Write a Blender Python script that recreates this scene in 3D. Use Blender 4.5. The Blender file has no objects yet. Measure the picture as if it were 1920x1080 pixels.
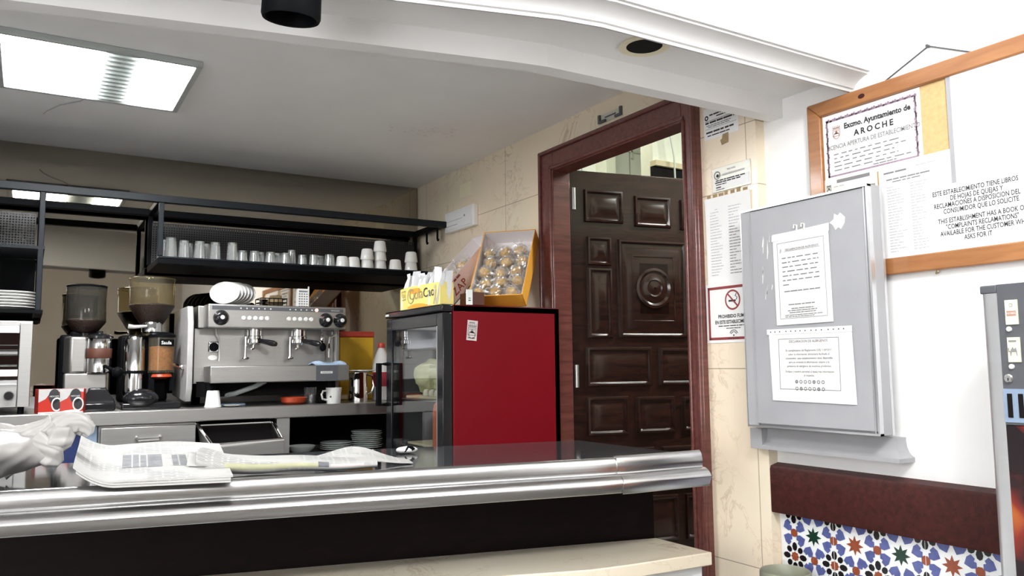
import bpy, bmesh, math, random
from mathutils import Vector, Matrix, Euler
random.seed(7)
sc = bpy.context.scene
COL = sc.collection
PI = math.pi

# ------------------------------------------------------------------ materials
def newmat(name):
    m = bpy.data.materials.new(name); m.use_nodes = True
    nt = m.node_tree
    return m, nt, nt.nodes['Principled BSDF']

def L(nt, a, ao, b, bi):
    nt.links.new(a.outputs[ao], b.inputs[bi])

def N(nt, t, **kw):
    n = nt.nodes.new(t)
    for k, v in kw.items(): setattr(n, k, v)
    return n

def pm(name, col, rough=.5, metal=0., spec=.5, var=.06, scale=30, bump=0., coat=0., trans=0., alpha=1., ior=1.45, bscale=None):
    """principled with a little procedural variation of tone and relief"""
    m, nt, p = newmat(name)
    p.inputs['Base Color'].default_value = (*col, 1)
    p.inputs['Roughness'].default_value = rough
    p.inputs['Metallic'].default_value = metal
    p.inputs['Specular IOR Level'].default_value = spec
    p.inputs['IOR'].default_value = ior
    p.inputs['Coat Weight'].default_value = coat
    p.inputs['Coat Roughness'].default_value = .08
    p.inputs['Transmission Weight'].default_value = trans
    p.inputs['Alpha'].default_value = alpha
    tc = N(nt, 'ShaderNodeTexCoord')
    if var:
        nz = N(nt, 'ShaderNodeTexNoise'); nz.inputs['Scale'].default_value = scale; nz.inputs['Detail'].default_value = 4
        L(nt, tc, 'Object', nz, 'Vector')
        mx = N(nt, 'ShaderNodeMix', data_type='RGBA')
        mx.inputs[6].default_value = (*[max(0, c * (1 - var * 2)) for c in col], 1)
        mx.inputs[7].default_value = (*[min(1, c * (1 + var * 2)) for c in col], 1)
        L(nt, nz, 0, mx, 0); L(nt, mx, 2, p, 'Base Color')
    if bump:
        nb = N(nt, 'ShaderNodeTexNoise'); nb.inputs['Scale'].default_value = bscale or scale * 2; nb.inputs['Detail'].default_value = 5
        L(nt, tc, 'Object', nb, 'Vector')
        b = N(nt, 'ShaderNodeBump'); b.inputs['Strength'].default_value = bump; b.inputs['Distance'].default_value = .004
        L(nt, nb, 0, b, 'Height'); L(nt, b, 0, p, 'Normal')
    return m

def steel(name, col=(.62, .61, .60), rough=.3, stretch=(2, 90, 90), amt=.12):
    m, nt, p = newmat(name)
    p.inputs['Metallic'].default_value = 1
    tc = N(nt, 'ShaderNodeTexCoord'); mp = N(nt, 'ShaderNodeMapping'); mp.inputs['Scale'].default_value = stretch
    nz = N(nt, 'ShaderNodeTexNoise'); nz.inputs['Scale'].default_value = 3; nz.inputs['Detail'].default_value = 5
    L(nt, tc, 'Object', mp, 'Vector'); L(nt, mp, 0, nz, 'Vector')
    mx = N(nt, 'ShaderNodeMix', data_type='RGBA')
    mx.inputs[6].default_value = (*[c * (1 - amt) for c in col], 1); mx.inputs[7].default_value = (*[min(1, c * (1 + amt)) for c in col], 1)
    L(nt, nz, 0, mx, 0); L(nt, mx, 2, p, 'Base Color')
    mr = N(nt, 'ShaderNodeMapRange'); mr.inputs[3].default_value = rough * .8; mr.inputs[4].default_value = rough * 1.25
    L(nt, nz, 0, mr, 0); L(nt, mr, 0, p, 'Roughness')
    return m

def wood(name, dark, light, rough=.3, scale=(1.5, 14, 14), coat=.4, bump=.12):
    m, nt, p = newmat(name)
    tc = N(nt, 'ShaderNodeTexCoord'); mp = N(nt, 'ShaderNodeMapping'); mp.inputs['Scale'].default_value = scale
    nz = N(nt, 'ShaderNodeTexNoise'); nz.inputs['Scale'].default_value = 4; nz.inputs['Detail'].default_value = 6; nz.inputs['Distortion'].default_value = .6
    L(nt, tc, 'Object', mp, 'Vector'); L(nt, mp, 0, nz, 'Vector')
    cr = N(nt, 'ShaderNodeValToRGB'); cr.color_ramp.elements[0].position = .3; cr.color_ramp.elements[1].position = .75
    cr.color_ramp.elements[0].color = (*dark, 1); cr.color_ramp.elements[1].color = (*light, 1)
    L(nt, nz, 0, cr, 0); L(nt, cr, 0, p, 'Base Color')
    p.inputs['Roughness'].default_value = rough; p.inputs['Coat Weight'].default_value = coat; p.inputs['Coat Roughness'].default_value = .12
    b = N(nt, 'ShaderNodeBump'); b.inputs['Strength'].default_value = bump; b.inputs['Distance'].default_value = .004
    L(nt, nz, 0, b, 'Height'); L(nt, b, 0, p, 'Normal')
    return m

def marble(name, base, pink, vein, zj=(), yj=(), rough=.22, tilexy=False):
    """cream marble cladding: clouded tone, thin brown veins, hairline joints at the given heights"""
    m, nt, p = newmat(name)
    g = N(nt, 'ShaderNodeNewGeometry')
    n1 = N(nt, 'ShaderNodeTexNoise'); n1.inputs['Scale'].default_value = 2.2; n1.inputs['Detail'].default_value = 6
    L(nt, g, 'Position', n1, 'Vector')
    cr = N(nt, 'ShaderNodeValToRGB'); cr.color_ramp.elements[0].position = .35; cr.color_ramp.elements[1].position = .65
    cr.color_ramp.elements[0].color = (*base, 1); cr.color_ramp.elements[1].color = (*pink, 1)
    L(nt, n1, 0, cr, 0)
    n2 = N(nt, 'ShaderNodeTexNoise'); n2.inputs['Scale'].default_value = 7.; n2.inputs['Detail'].default_value = 8; n2.inputs['Roughness'].default_value = .62; n2.inputs['Distortion'].default_value = .9
    L(nt, g, 'Position', n2, 'Vector')
    sub = N(nt, 'ShaderNodeMath', operation='SUBTRACT'); sub.inputs[1].default_value = .5; L(nt, n2, 0, sub, 0)
    ab = N(nt, 'ShaderNodeMath', operation='ABSOLUTE'); L(nt, sub, 0, ab, 0)
    vr = N(nt, 'ShaderNodeValToRGB'); vr.color_ramp.elements[0].position = 0; vr.color_ramp.elements[1].position = .022
    vr.color_ramp.elements[0].color = (1, 1, 1, 1); vr.color_ramp.elements[1].color = (0, 0, 0, 1)
    L(nt, ab, 0, vr, 0)
    n3 = N(nt, 'ShaderNodeTexNoise'); n3.inputs['Scale'].default_value = 3.1; n3.inputs['Detail'].default_value = 2
    L(nt, g, 'Position', n3, 'Vector')
    mr = N(nt, 'ShaderNodeMapRange'); mr.inputs[1].default_value = .45; mr.inputs[2].default_value = .7; mr.inputs[4].default_value = .75
    L(nt, n3, 0, mr, 0)
    mu = N(nt, 'ShaderNodeMath', operation='MULTIPLY'); L(nt, vr, 0, mu, 0); L(nt, mr, 0, mu, 1)
    mx = N(nt, 'ShaderNodeMix', data_type='RGBA'); mx.inputs[7].default_value = (*vein, 1)
    L(nt, mu, 0, mx, 0); L(nt, cr, 0, mx, 6)
    out = mx
    sp = N(nt, 'ShaderNodeSeparateXYZ'); L(nt, g, 'Position', sp, 0)
    for ax, lst in (('Z', zj), ('Y', yj)):
        for v in lst:
            cmpn = N(nt, 'ShaderNodeMath', operation='COMPARE'); cmpn.inputs[1].default_value = v; cmpn.inputs[2].default_value = .0016
            L(nt, sp, ax, cmpn, 0)
            k = N(nt, 'ShaderNodeMath', operation='MULTIPLY'); k.inputs[1].default_value = .7; L(nt, cmpn, 0, k, 0)
            q = N(nt, 'ShaderNodeMix', data_type='RGBA'); q.inputs[7].default_value = (.23, .17, .11, 1)
            L(nt, k, 0, q, 0); L(nt, out, 2, q, 6); out = q
    L(nt, out, 2, p, 'Base Color')
    p.inputs['Roughness'].default_value = rough
    return m

def emit(name, col, s):
    m, nt, p = newmat(name)
    p.inputs['Base Color'].default_value = (*col, 1)
    p.inputs['Emission Color'].default_value = (*col, 1); p.inputs['Emission Strength'].default_value = s
    return m

def thin(name, col, alpha, rough=.05, spec=.5, gl=.25, ior=1.5):
    """thin clear film or glass: mostly see-through with a glossy sheen"""
    m, nt, p = newmat(name)
    nt.nodes.remove(p)
    out = nt.nodes['Material Output']
    tr = N(nt, 'ShaderNodeBsdfTransparent'); tr.inputs[0].default_value = (*col, 1)
    gs = N(nt, 'ShaderNodeBsdfGlossy'); gs.inputs['Roughness'].default_value = rough
    df = N(nt, 'ShaderNodeBsdfDiffuse'); df.inputs[0].default_value = (*col, 1)
    lw = N(nt, 'ShaderNodeLayerWeight'); lw.inputs[0].default_value = .5
    fr = N(nt, 'ShaderNodeMath', operation='POWER'); fr.inputs[1].default_value = 4.5; L(nt, lw, 'Facing', fr, 0)
    f0 = ((ior - 1) / (ior + 1)) ** 2
    ad = N(nt, 'ShaderNodeMath', operation='MULTIPLY_ADD'); ad.inputs[1].default_value = 1 - f0 - gl * .3; ad.inputs[2].default_value = f0 + gl * .3
    L(nt, fr, 0, ad, 0)
    m1 = N(nt, 'ShaderNodeMixShader'); m1.inputs[0].default_value = alpha
    L(nt, tr, 0, m1, 1); L(nt, df, 0, m1, 2)
    m2 = N(nt, 'ShaderNodeMixShader'); L(nt, ad, 0, m2, 0); L(nt, m1, 0, m2, 1); L(nt, gs, 0, m2, 2)
    L(nt, m2, 0, out, 0)
    return m

M = {}
M['plaster'] = pm('white plaster', (.86, .86, .855), .8, var=.02, scale=8, bump=.10, bscale=40)
M['ceiling'] = pm('ceiling paint', (.90, .90, .90), .85, var=.03, scale=3, bump=.12, bscale=18)
M['farpaint'] = pm('beige paint', (.50, .46, .41), .8, var=.05, scale=2)
M['floor'] = pm('floor tile', (.15, .14, .13), .35, var=.1, scale=6)
M['barfloor'] = pm('pale floor tile', (.80, .79, .77), .4, var=.05, scale=6)
M['marble'] = marble('cream marble cladding', (.80, .73, .57), (.85, .72, .56), (.36, .22, .12), zj=(.606, 1.232, 1.829, 2.04), yj=(1.80, 3.35, 4.27))
M['ledge_marble'] = marble('pale marble slab', (.74, .68, .55), (.70, .62, .48), (.40, .28, .18), rough=.12)
M['mirror'] = pm('smoked mirror', (.36, .33, .28), .02, metal=1, var=.03, scale=1.5)
M['moulding'] = pm('white moulding paint', (.60, .60, .595), .4, var=.01)
M['darkwood'] = wood('dark varnished wood', (.012, .005, .004), (.040, .013, .009), rough=.24, coat=.5)
M['framewood'] = wood('reddish door frame wood', (.085, .024, .020), (.17, .055, .045), rough=.3, coat=.4)
M['railwood'] = wood('dark reddish rail wood', (.030, .008, .007), (.070, .015, .012), rough=.5, coat=0); M['railwood'].node_tree.nodes['Principled BSDF'].inputs['Specular IOR Level'].default_value = .25
M['pine'] = wood('orange stained pine', (.29, .115, .04), (.41, .185, .068), rough=.35, coat=.3)
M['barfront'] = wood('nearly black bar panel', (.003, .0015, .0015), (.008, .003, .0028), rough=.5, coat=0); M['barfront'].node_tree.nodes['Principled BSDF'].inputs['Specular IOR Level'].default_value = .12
M['black'] = pm('black metal paint', (.0035, .004, .005), .55, var=.1, spec=.07)
M['rail_steel'] = pm('dark bluish steel tube', (.010, .013, .016), .5, metal=.0, spec=.2, var=.1)
M['blackgloss'] = pm('black glossy plastic', (.012, .012, .014), .15, var=.05)
M['void'] = pm('near black panel and shade', (.009, .008, .008), .8, spec=.1)  # near black colour for dark parts and for painted shade in recesses
M['steel'] = steel('brushed steel', (.44, .435, .42), .40)
M['steel_dark'] = steel('dull steel', (.48, .48, .47), .45)
M['nosing'] = steel('polished steel nosing', (.55, .55, .55), .23, stretch=(1.2, 60, 60), amt=.06)
M['chrome'] = pm('chrome', (.85, .85, .85), .07, metal=1, var=0)
M['ribbed'] = steel('ribbed chrome', (.75, .75, .76), .12, stretch=(60, 60, .4), amt=.5)
M['granite'] = pm('dark polished counter', (.045, .048, .052), .07, var=.15, scale=160, spec=.6)
M['white'] = pm('white ceramic', (.72, .72, .705), .12, var=.01)
M['whiteplastic'] = pm('white plastic', (.80, .80, .79), .35, var=.01)
M['paper'] = pm('white paper', (.84, .84, .83), .7, var=.015, scale=12)
M['paper2'] = pm('ivory paper', (.80, .79, .73), .7, var=.03, scale=12)
M['plastic_sleeve'] = pm('clear sleeve edge', (.86, .87, .88), .12, var=.01)
M['ink'] = pm('black ink', (.03, .03, .035), .7, var=0)
M['greyink'] = pm('grey ink', (.22, .22, .23), .7, var=0)
M['paleink'] = pm('pale grey ink', (.48, .48, .50), .7, var=0)
M['redink'] = pm('brown red ink', (.26, .045, .045), .6, var=0)
M['violetink'] = pm('faded violet ink', (.35, .26, .33), .7, var=.3, scale=200)
M['brownink'] = pm('faded brown print', (.40, .22, .17), .7, var=0)
M['red'] = pm('red painted steel', (.18, .002, .008), .45, var=.04, scale=4, spec=.25)
M['coolerlining'] = pm('grey cooler lining', (.10, .10, .105), .5)
M['cork'] = pm('cork', (.62, .42, .20), .8, var=.12, scale=90)
M['boardgrey'] = pm('grey painted metal', (.37, .375, .395), .42, var=.06, scale=7)
M['boardgrey2'] = pm('grey side metal', (.36, .36, .375), .45, var=.05, scale=7)
M['alu'] = pm('satin aluminium', (.70, .71, .73), .32, metal=.85, var=.03)
M['chip'] = pm('bare plaster chip', (.80, .79, .74), .8, var=.05)
M['amber'] = pm('yellow orange card', (.78, .36, .045), .5, var=.04, scale=6)
M['whitecard'] = pm('white card', (.74, .70, .70), .6, var=.02)
M['pinkcard'] = pm('pinkish white card', (.66, .56, .55), .6, var=.03)
M['yellowcard'] = pm('pale yellow card', (.82, .70, .22), .45, var=.08, scale=14)
M['brown'] = pm('brown carton', (.10, .035, .022), .5)
M['bun'] = pm('baked pastry', (.92, .40, .09), .45, var=.3, scale=40, bump=.3)
M['film'] = thin('crinkled clear film', (1, 1, 1), .12, rough=.2, gl=.5)
M['sachet'] = pm('white paper sachet', (.76, .77, .80), .45, var=.04, bump=.2)
M['glass'] = thin('drinking glass', (.95, .97, .97), .10, rough=.05, gl=.55)
M['doorglass'] = thin('cooler door glass', (.88, .90, .92), .0, rough=.01, gl=.22, ior=1.5)
M['hopper'] = thin('coffee stained hopper plastic', (.80, .74, .56), .05, rough=.06, gl=.0, ior=1.32)
M['hopper_dark'] = thin('smoked hopper plastic', (.36, .345, .30), .07, rough=.06, gl=.0, ior=1.32)
M['beans'] = pm('coffee beans', (.022, .012, .008), .4, var=.4, scale=80, bump=.8)
M['coffee'] = pm('ground coffee', (.30, .13, .05), .8, var=.3, scale=90)
M['blue'] = pm('dark blue panel', (.018, .03, .11), .4)
M['bluegrey'] = pm('blue grey side panel', (.22, .29, .40), .4)
M['bluecloth'] = pm('pale blue cloth', (.38, .50, .66), .9, var=.12, scale=60, bump=.4)
M['terracotta'] = pm('orange red glazed clay', (.44, .06, .022), .3, var=.1)
M['redlabel'] = pm('dark red label', (.34, .035, .05), .5, var=.2, scale=60)
M['redcap'] = pm('red cap', (.50, .06, .04), .4)
M['canred'] = pm('glossy red carton', (.46, .03, .018), .3, var=.12, scale=12)
M['cansilver'] = pm('silver grey carton', (.46, .455, .45), .35, var=.1)
M['mustard'] = pm('mustard yellow carton', (.66, .40, .03), .4, var=.2, scale=9)
M['ketchup'] = pm('orange sauce bottle', (.62, .16, .07), .35, var=.05)
M['plateglass'] = pm('greenish glazed plate', (.60, .66, .64), .15, var=.02)
M['bag'] = pm('white carrier bag film', (.50, .49, .475), .3, var=.04, scale=20, alpha=.90)
M['bin'] = pm('grey green plastic', (.27, .28, .21), .4, var=.05)
M['tile_white'] = pm('white glaze', (.80, .82, .82), .12, var=.01)
M['tile_black'] = pm('black glaze', (.012, .010, .012), .12, var=0)
M['tile_blue'] = pm('blue glaze', (.09, .11, .29), .14, var=.2, scale=60)
M['tile_green'] = pm('dark green glaze', (.012, .04, .025), .12, var=0)
M['tile_brown'] = pm('brown glaze', (.26, .065, .03), .14, var=.15, scale=60)
M['kitchentile'] = pm('white kitchen tile', (.82, .84, .79), .15, var=.02)
M['kitchenpaint'] = pm('pale green kitchen paint', (.72, .74, .62), .4, var=.03)
M['kitchendark'] = pm('dark unseen kitchen wall', (.035, .032, .025), .6, spec=.2)  # dark tone for unseen kitchen walls, keeps the door leaf's reflection dark
M['led'] = emit('red pilot lamp', (1, .25, .18), 6)
M['diffuser'] = emit('lit fluorescent diffuser', (1, 1, 1), 40)
M['fill_glow'] = emit('bright daylight pane', (1, 1, 1), 6)  # emission of the added window pane, a fill for the room
M['louver'] = pm('satin louvre', (.42, .45, .44), .4, var=.02)
M['tan'] = pm('brown tape residue', (.33, .24, .13), .7, var=.2, scale=60)
M['vendgrey'] = pm('dark grey vending fascia', (.085, .09, .10), .4)
M['cream'] = pm('cream plate', (.78, .72, .52), .4, var=.03)
M['yellowish'] = pm('pale yellow film', (.68, .66, .36), .5, var=.1)
M['boardwood'] = pm('pale wooden board', (.55, .48, .30), .6, var=.1)
M['plaque'] = pm('silver plaque', (.62, .62, .55), .35, metal=.3, var=.05, scale=8)

def mat_newsprint():
    m, nt, p = newmat('newsprint')
    uv = N(nt, 'ShaderNodeUVMap')
    br = N(nt, 'ShaderNodeTexBrick'); br.offset = .37; br.offset_frequency = 3
    br.inputs['Scale'].default_value = 1.; br.inputs['Mortar Size'].default_value = .016; br.inputs['Brick Width'].default_value = .20; br.inputs['Row Height'].default_value = .05
    br.inputs['Color1'].default_value = (.10, .105, .11, 1); br.inputs['Color2'].default_value = (.26, .26, .26, 1); br.inputs['Mortar'].default_value = (.50, .50, .48, 1)
    mp = N(nt, 'ShaderNodeMapping'); mp.inputs['Scale'].default_value = (1, 1, 1)
    L(nt, uv, 0, mp, 0); L(nt, mp, 0, br, 'Vector')
    nz = N(nt, 'ShaderNodeTexNoise'); nz.inputs['Scale'].default_value = 1.2; L(nt, uv, 0, nz, 'Vector')
    mr = N(nt, 'ShaderNodeMapRange'); mr.inputs[1].default_value = .46; mr.inputs[2].default_value = .54; L(nt, nz, 0, mr, 0)
    mx = N(nt, 'ShaderNodeMix', data_type='RGBA'); mx.inputs[6].default_value = (.46, .46, .445, 1)
    L(nt, mr, 0, mx, 0); L(nt, br, 0, mx, 7); L(nt, mx, 2, p, 'Base Color')
    p.inputs['Roughness'].default_value = .75
    return m
M['news'] = mat_newsprint()
M['newspicture'] = pm('printed photograph', (.16, .165, .18), .6, var=.45, scale=40)
M['newsyellow'] = pm('yellowish printed block', (.46, .46, .30), .7, var=.08, scale=40)

def mat_perf():
    """black sheet with rows of punched holes"""
    m, nt, p = newmat('perforated black sheet')
    out = nt.nodes['Material Output']
    p.inputs['Base Color'].default_value = (.012, .012, .014, 1); p.inputs['Roughness'].default_value = .4
    g = N(nt, 'ShaderNodeNewGeometry'); sp = N(nt, 'ShaderNodeSeparateXYZ'); L(nt, g, 'Position', sp, 0)
    def tri(sock, off=None):
        a = N(nt, 'ShaderNodeMath', operation='MULTIPLY'); a.inputs[1].default_value = 1 / .012; L(nt, sp, sock, a, 0)
        f = N(nt, 'ShaderNodeMath', operation='FRACT'); L(nt, a, 0, f, 0)
        s = N(nt, 'ShaderNodeMath', operation='SUBTRACT'); s.inputs[1].default_value = .5; L(nt, f, 0, s, 0)
        q = N(nt, 'ShaderNodeMath', operation='MULTIPLY'); L(nt, s, 0, q, 0); L(nt, s, 0, q, 1)
        return q
    ad = N(nt, 'ShaderNodeMath', operation='ADD'); L(nt, tri('X'), 0, ad, 0); L(nt, tri('Z'), 0, ad, 1)
    lt = N(nt, 'ShaderNodeMath', operation='LESS_THAN'); lt.inputs[1].default_value = .06; L(nt, ad, 0, lt, 0)
    tr = N(nt, 'ShaderNodeBsdfTransparent'); ms = N(nt, 'ShaderNodeMixShader')
    L(nt, lt, 0, ms, 0); L(nt, p, 0, ms, 1); L(nt, tr, 0, ms, 2); L(nt, ms, 0, out, 0)
    return m
M['perf'] = mat_perf()

def mat_ember():
    """printed picture on the vending machine: soft orange and dark red shapes"""
    m, nt, p = newmat('orange and black printed picture')
    tc = N(nt, 'ShaderNodeTexCoord'); nz = N(nt, 'ShaderNodeTexNoise'); nz.inputs['Scale'].default_value = 7; nz.inputs['Detail'].default_value = 1.5
    L(nt, tc, 'Object', nz, 'Vector')
    cr = N(nt, 'ShaderNodeValToRGB'); e = cr.color_ramp.elements
    e[0].position = .42; e[0].color = (.012, .006, .008, 1); e[1].position = .66; e[1].color = (.85, .28, .03, 1)
    x = e.new(.52); x.color = (.20, .02, .012, 1)
    L(nt, nz, 0, cr, 0); L(nt, cr, 0, p, 'Base Color'); p.inputs['Roughness'].default_value = .25
    return m
M['ember'] = mat_ember()

# ------------------------------------------------------------------ mesh builder
class MB:
    def __init__(s, T=None):
        s.bm = bmesh.new(); s.T = T or Matrix(); s.uv = None
    def add(s, vs, fs, mi=0):
        bv = [s.bm.verts.new(s.T @ Vector(v)) for v in vs]
        out = []
        for f in fs:
            try:
                q = s.bm.faces.new([bv[i] for i in f]); q.material_index = mi; out.append(q)
            except ValueError: pass
        return out
    def box(s, x0, y0, z0, x1, y1, z1, mi=0):
        v = [(x, y, z) for z in (z0, z1) for y in (y0, y1) for x in (x0, x1)]
        s.add(v, [(0, 2, 3, 1), (4, 5, 7, 6), (0, 1, 5, 4), (2, 6, 7, 3), (0, 4, 6, 2), (1, 3, 7, 5)], mi); return s
    def cbox(s, c, d, mi=0):
        return s.box(c[0] - d[0] / 2, c[1] - d[1] / 2, c[2] - d[2] / 2, c[0] + d[0] / 2, c[1] + d[1] / 2, c[2] + d[2] / 2, mi)
    def prism(s, poly, z0, z1, mi=0):
        n = len(poly); v = [(p[0], p[1], z0) for p in poly] + [(p[0], p[1], z1) for p in poly]
        s.add(v, [tuple(range(n))[::-1], tuple(range(n, 2 * n))] + [(i, (i + 1) % n, n + (i + 1) % n, n + i) for i in range(n)], mi); return s
    def sweep(s, poly, vec, mi=0):
        """3-D polygon pushed along a vector"""
        n = len(poly); vec = Vector(vec); v = [Vector(p) for p in poly] + [Vector(p) + vec for p in poly]
        s.add(v, [tuple(range(n))[::-1], tuple(range(n, 2 * n))] + [(i, (i + 1) % n, n + (i + 1) % n, n + i) for i in range(n)], mi); return s
    def loft(s, rings, mi=0, caps=True, closed=True):
        n = len(rings[0]); v = [p for r in rings for p in r]; f = []
        for k in range(len(rings) - 1):
            for i in range(n if closed else n - 1):
                j = (i + 1) % n
                f.append((k * n + i, k * n + j, (k + 1) * n + j, (k + 1) * n + i))
        if caps and closed: f += [tuple(range(n))[::-1], tuple(range((len(rings) - 1) * n, len(rings) * n))]
        s.add(v, f, mi); return s
    def lathe(s, prof, c=(0, 0, 0), n=24, mi=0, R=None, caps=False):
        R = R or Matrix(); c = Vector(c)
        rings = [[c + R @ Vector((r * math.cos(2 * PI * i / n), r * math.sin(2 * PI * i / n), z)) for i in range(n)] for r, z in prof]
        return s.loft(rings, mi, caps)
    def cyl(s, p0, p1, r0, r1=None, n=18, mi=0, caps=True):
        p0, p1 = Vector(p0), Vector(p1); d = p1 - p0
        R = d.to_track_quat('Z', 'Y').to_matrix().to_4x4()
        return s.lathe([(r0, 0), (r0 if r1 is None else r1, d.length)], p0, n, mi, R, caps)
    def tube(s, path, r, n=8, mi=0):
        P = [Vector(p) for p in path]; rings = []; up = None
        for i, p in enumerate(P):
            t = (P[min(i + 1, len(P) - 1)] - P[max(i - 1, 0)]).normalized()
            if up is None:
                up = t.orthogonal().normalized()
            up = (up - t * up.dot(t)); up = up.normalized() if up.length > 1e-6 else t.orthogonal().normalized()
            b = t.cross(up); rr = r[i] if isinstance(r, (list, tuple)) else r
            rings.append([p + (up * math.cos(2 * PI * k / n) + b * math.sin(2 * PI * k / n)) * rr for k in range(n)])
        return s.loft(rings, mi)
    def ball(s, c, r, nu=16, nv=10, mi=0, f=None):
        r = (r, r, r) if not isinstance(r, (tuple, list)) else r; c = Vector(c); rings = []
        for j in range(nv + 1):
            a = PI * (j + .02 if j == 0 else j - .02 if j == nv else j) / nv
            ring = []
            for i in range(nu):
                b = 2 * PI * i / nu; d = Vector((math.sin(a) * math.cos(b), math.sin(a) * math.sin(b), -math.cos(a)))
                k = f(d) if f else 1
                ring.append(c + Vector((d.x * r[0], d.y * r[1], d.z * r[2])) * k)
            rings.append(ring)
        return s.loft(rings, mi)
    def sheet(s, fn, nu, nv, th=.0, mi=0, uvs=None):
        """surface fn(u,v) with UVs; th>0 gives it thickness downwards"""
        lay = s.bm.loops.layers.uv.verify()
        g = [[s.bm.verts.new(s.T @ Vector(fn(u / nu, v / nv))) for u in range(nu + 1)] for v in range(nv + 1)]
        su, sv = uvs or (1, 1)
        for v in range(nv):
            for u in range(nu):
                q = s.bm.faces.new([g[v][u], g[v][u + 1], g[v + 1][u + 1], g[v + 1][u]]); q.material_index = mi
                for lp, (a, b) in zip(q.loops, ((u, v), (u + 1, v), (u + 1, v + 1), (u, v + 1))): lp[lay].uv = (a / nu * su, b / nv * sv)
        if th:
            h = [[s.bm.verts.new(s.T @ (Vector(fn(u / nu, v / nv)) - Vector((0, 0, th)))) for u in range(nu + 1)] for v in range(nv + 1)]
            for v in range(nv):
                for u in range(nu):
                    q = s.bm.faces.new([h[v][u], h[v + 1][u], h[v + 1][u + 1], h[v][u + 1]]); q.material_index = mi
            ed = [(0, u, 0, u + 1) for u in range(nu)] + [(nv, u + 1, nv, u) for u in range(nu)] + [(v + 1, 0, v, 0) for v in range(nv)] + [(v, nu, v + 1, nu) for v in range(nv)]
            for a, b, c, d in ed:
                q = s.bm.faces.new([g[c][d], g[a][b], h[a][b], h[c][d]]); q.material_index = mi
        return s
    def text(s, txt, size, org, mi=0, align='CENTER', sx=1., spacing=1., rot=0., bold=0.):
        """flat lettering in the local xy plane at org"""
        cu = bpy.data.curves.new('lettering', 'FONT'); cu.body = txt; cu.size = size; cu.align_x = align; cu.space_character = spacing; cu.offset = bold
        cu.resolution_u = 2
        ob = bpy.data.objects.new('lettering', cu); me = bpy.data.meshes.new_from_object(ob)
        A = s.T @ Matrix.Translation(Vector(org)) @ Matrix.Rotation(rot, 4, 'Z') @ Matrix.Diagonal((sx, 1, 1, 1))
        vs = [s.bm.verts.new(A @ v.co) for v in me.vertices]
        for p in me.polygons:
            try:
                q = s.bm.faces.new([vs[i] for i in p.vertices]); q.material_index = mi
            except ValueError: pass
        bpy.data.objects.remove(ob); bpy.data.curves.remove(cu); bpy.data.meshes.remove(me)
        return s
    def lines(s, x0, x1, y, h, z, mi=0, fill=.9, word=6, gap=.35):
        """a line of illegible print: word-length dashes"""
        x = x0; w = h * word; end = x0 + (x1 - x0) * fill
        while x < end - h * 1.2:
            d = min(random.uniform(.4, 1.5) * w, end - x)
            s.add([(x, y, z), (x + d, y, z), (x + d, y + h, z), (x, y + h, z)], [(0, 1, 2, 3)], mi)
            x += d + h * gap * random.uniform(1.5, 3)
        return s
    def rect(s, x0, y0, x1, y1, z, mi=0):
        s.add([(x0, y0, z), (x1, y0, z), (x1, y1, z), (x0, y1, z)], [(0, 1, 2, 3)], mi); return s
    def border(s, x0, y0, x1, y1, w, z, mi=0):
        return s.rect(x0, y0, x1, y0 + w, z, mi).rect(x0, y1 - w, x1, y1, z, mi).rect(x0, y0, x0 + w, y1, z, mi).rect(x1 - w, y0, x1, y1, z, mi)
    def disc(s, c, r, z, n=20, mi=0, r2=0., ry=None):
        ry = ry or r
        o = [(c[0] + r * math.cos(2 * PI * i / n), c[1] + ry * math.sin(2 * PI * i / n), z) for i in range(n)]
        if not r2: s.add(o, [tuple(range(n))], mi)
        else:
            k = r2 / r
            q = [(c[0] + k * (p[0] - c[0]), c[1] + k * (p[1] - c[1]), z) for p in o]
            s.add(o + q, [(i, (i + 1) % n, n + (i + 1) % n, n + i) for i in range(n)], mi)
        return s
    def build(s, name, mats, parent=None, bevel=0, smooth=True, recalc=True, world=True, sharp=.6):
        if recalc: bmesh.ops.recalc_face_normals(s.bm, faces=s.bm.faces)
        if smooth:
            for f in s.bm.faces: f.smooth = True
            for e in s.bm.edges:
                if len(e.link_faces) == 2 and e.calc_face_angle(0) > sharp: e.smooth = False
        if parent is not None and world:
            s.bm.transform(wmat(parent).inverted())
        me = bpy.data.meshes.new(name); s.bm.to_mesh(me); s.bm.free()
        for m in (mats if isinstance(mats, (list, tuple)) else [mats]): me.materials.append(M[m])
        ob = bpy.data.objects.new(name, me); COL.objects.link(ob)
        if parent is not None: ob.parent = parent
        if bevel:
            b = ob.modifiers.new('bevel', 'BEVEL'); b.width = bevel; b.segments = 2; b.limit_method = 'ANGLE'; b.angle_limit = .7
        return ob

def wmat(o):
    m = Matrix.Translation(o.location) @ o.rotation_euler.to_matrix().to_4x4()
    return wmat(o.parent) @ m if o.parent else m

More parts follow.
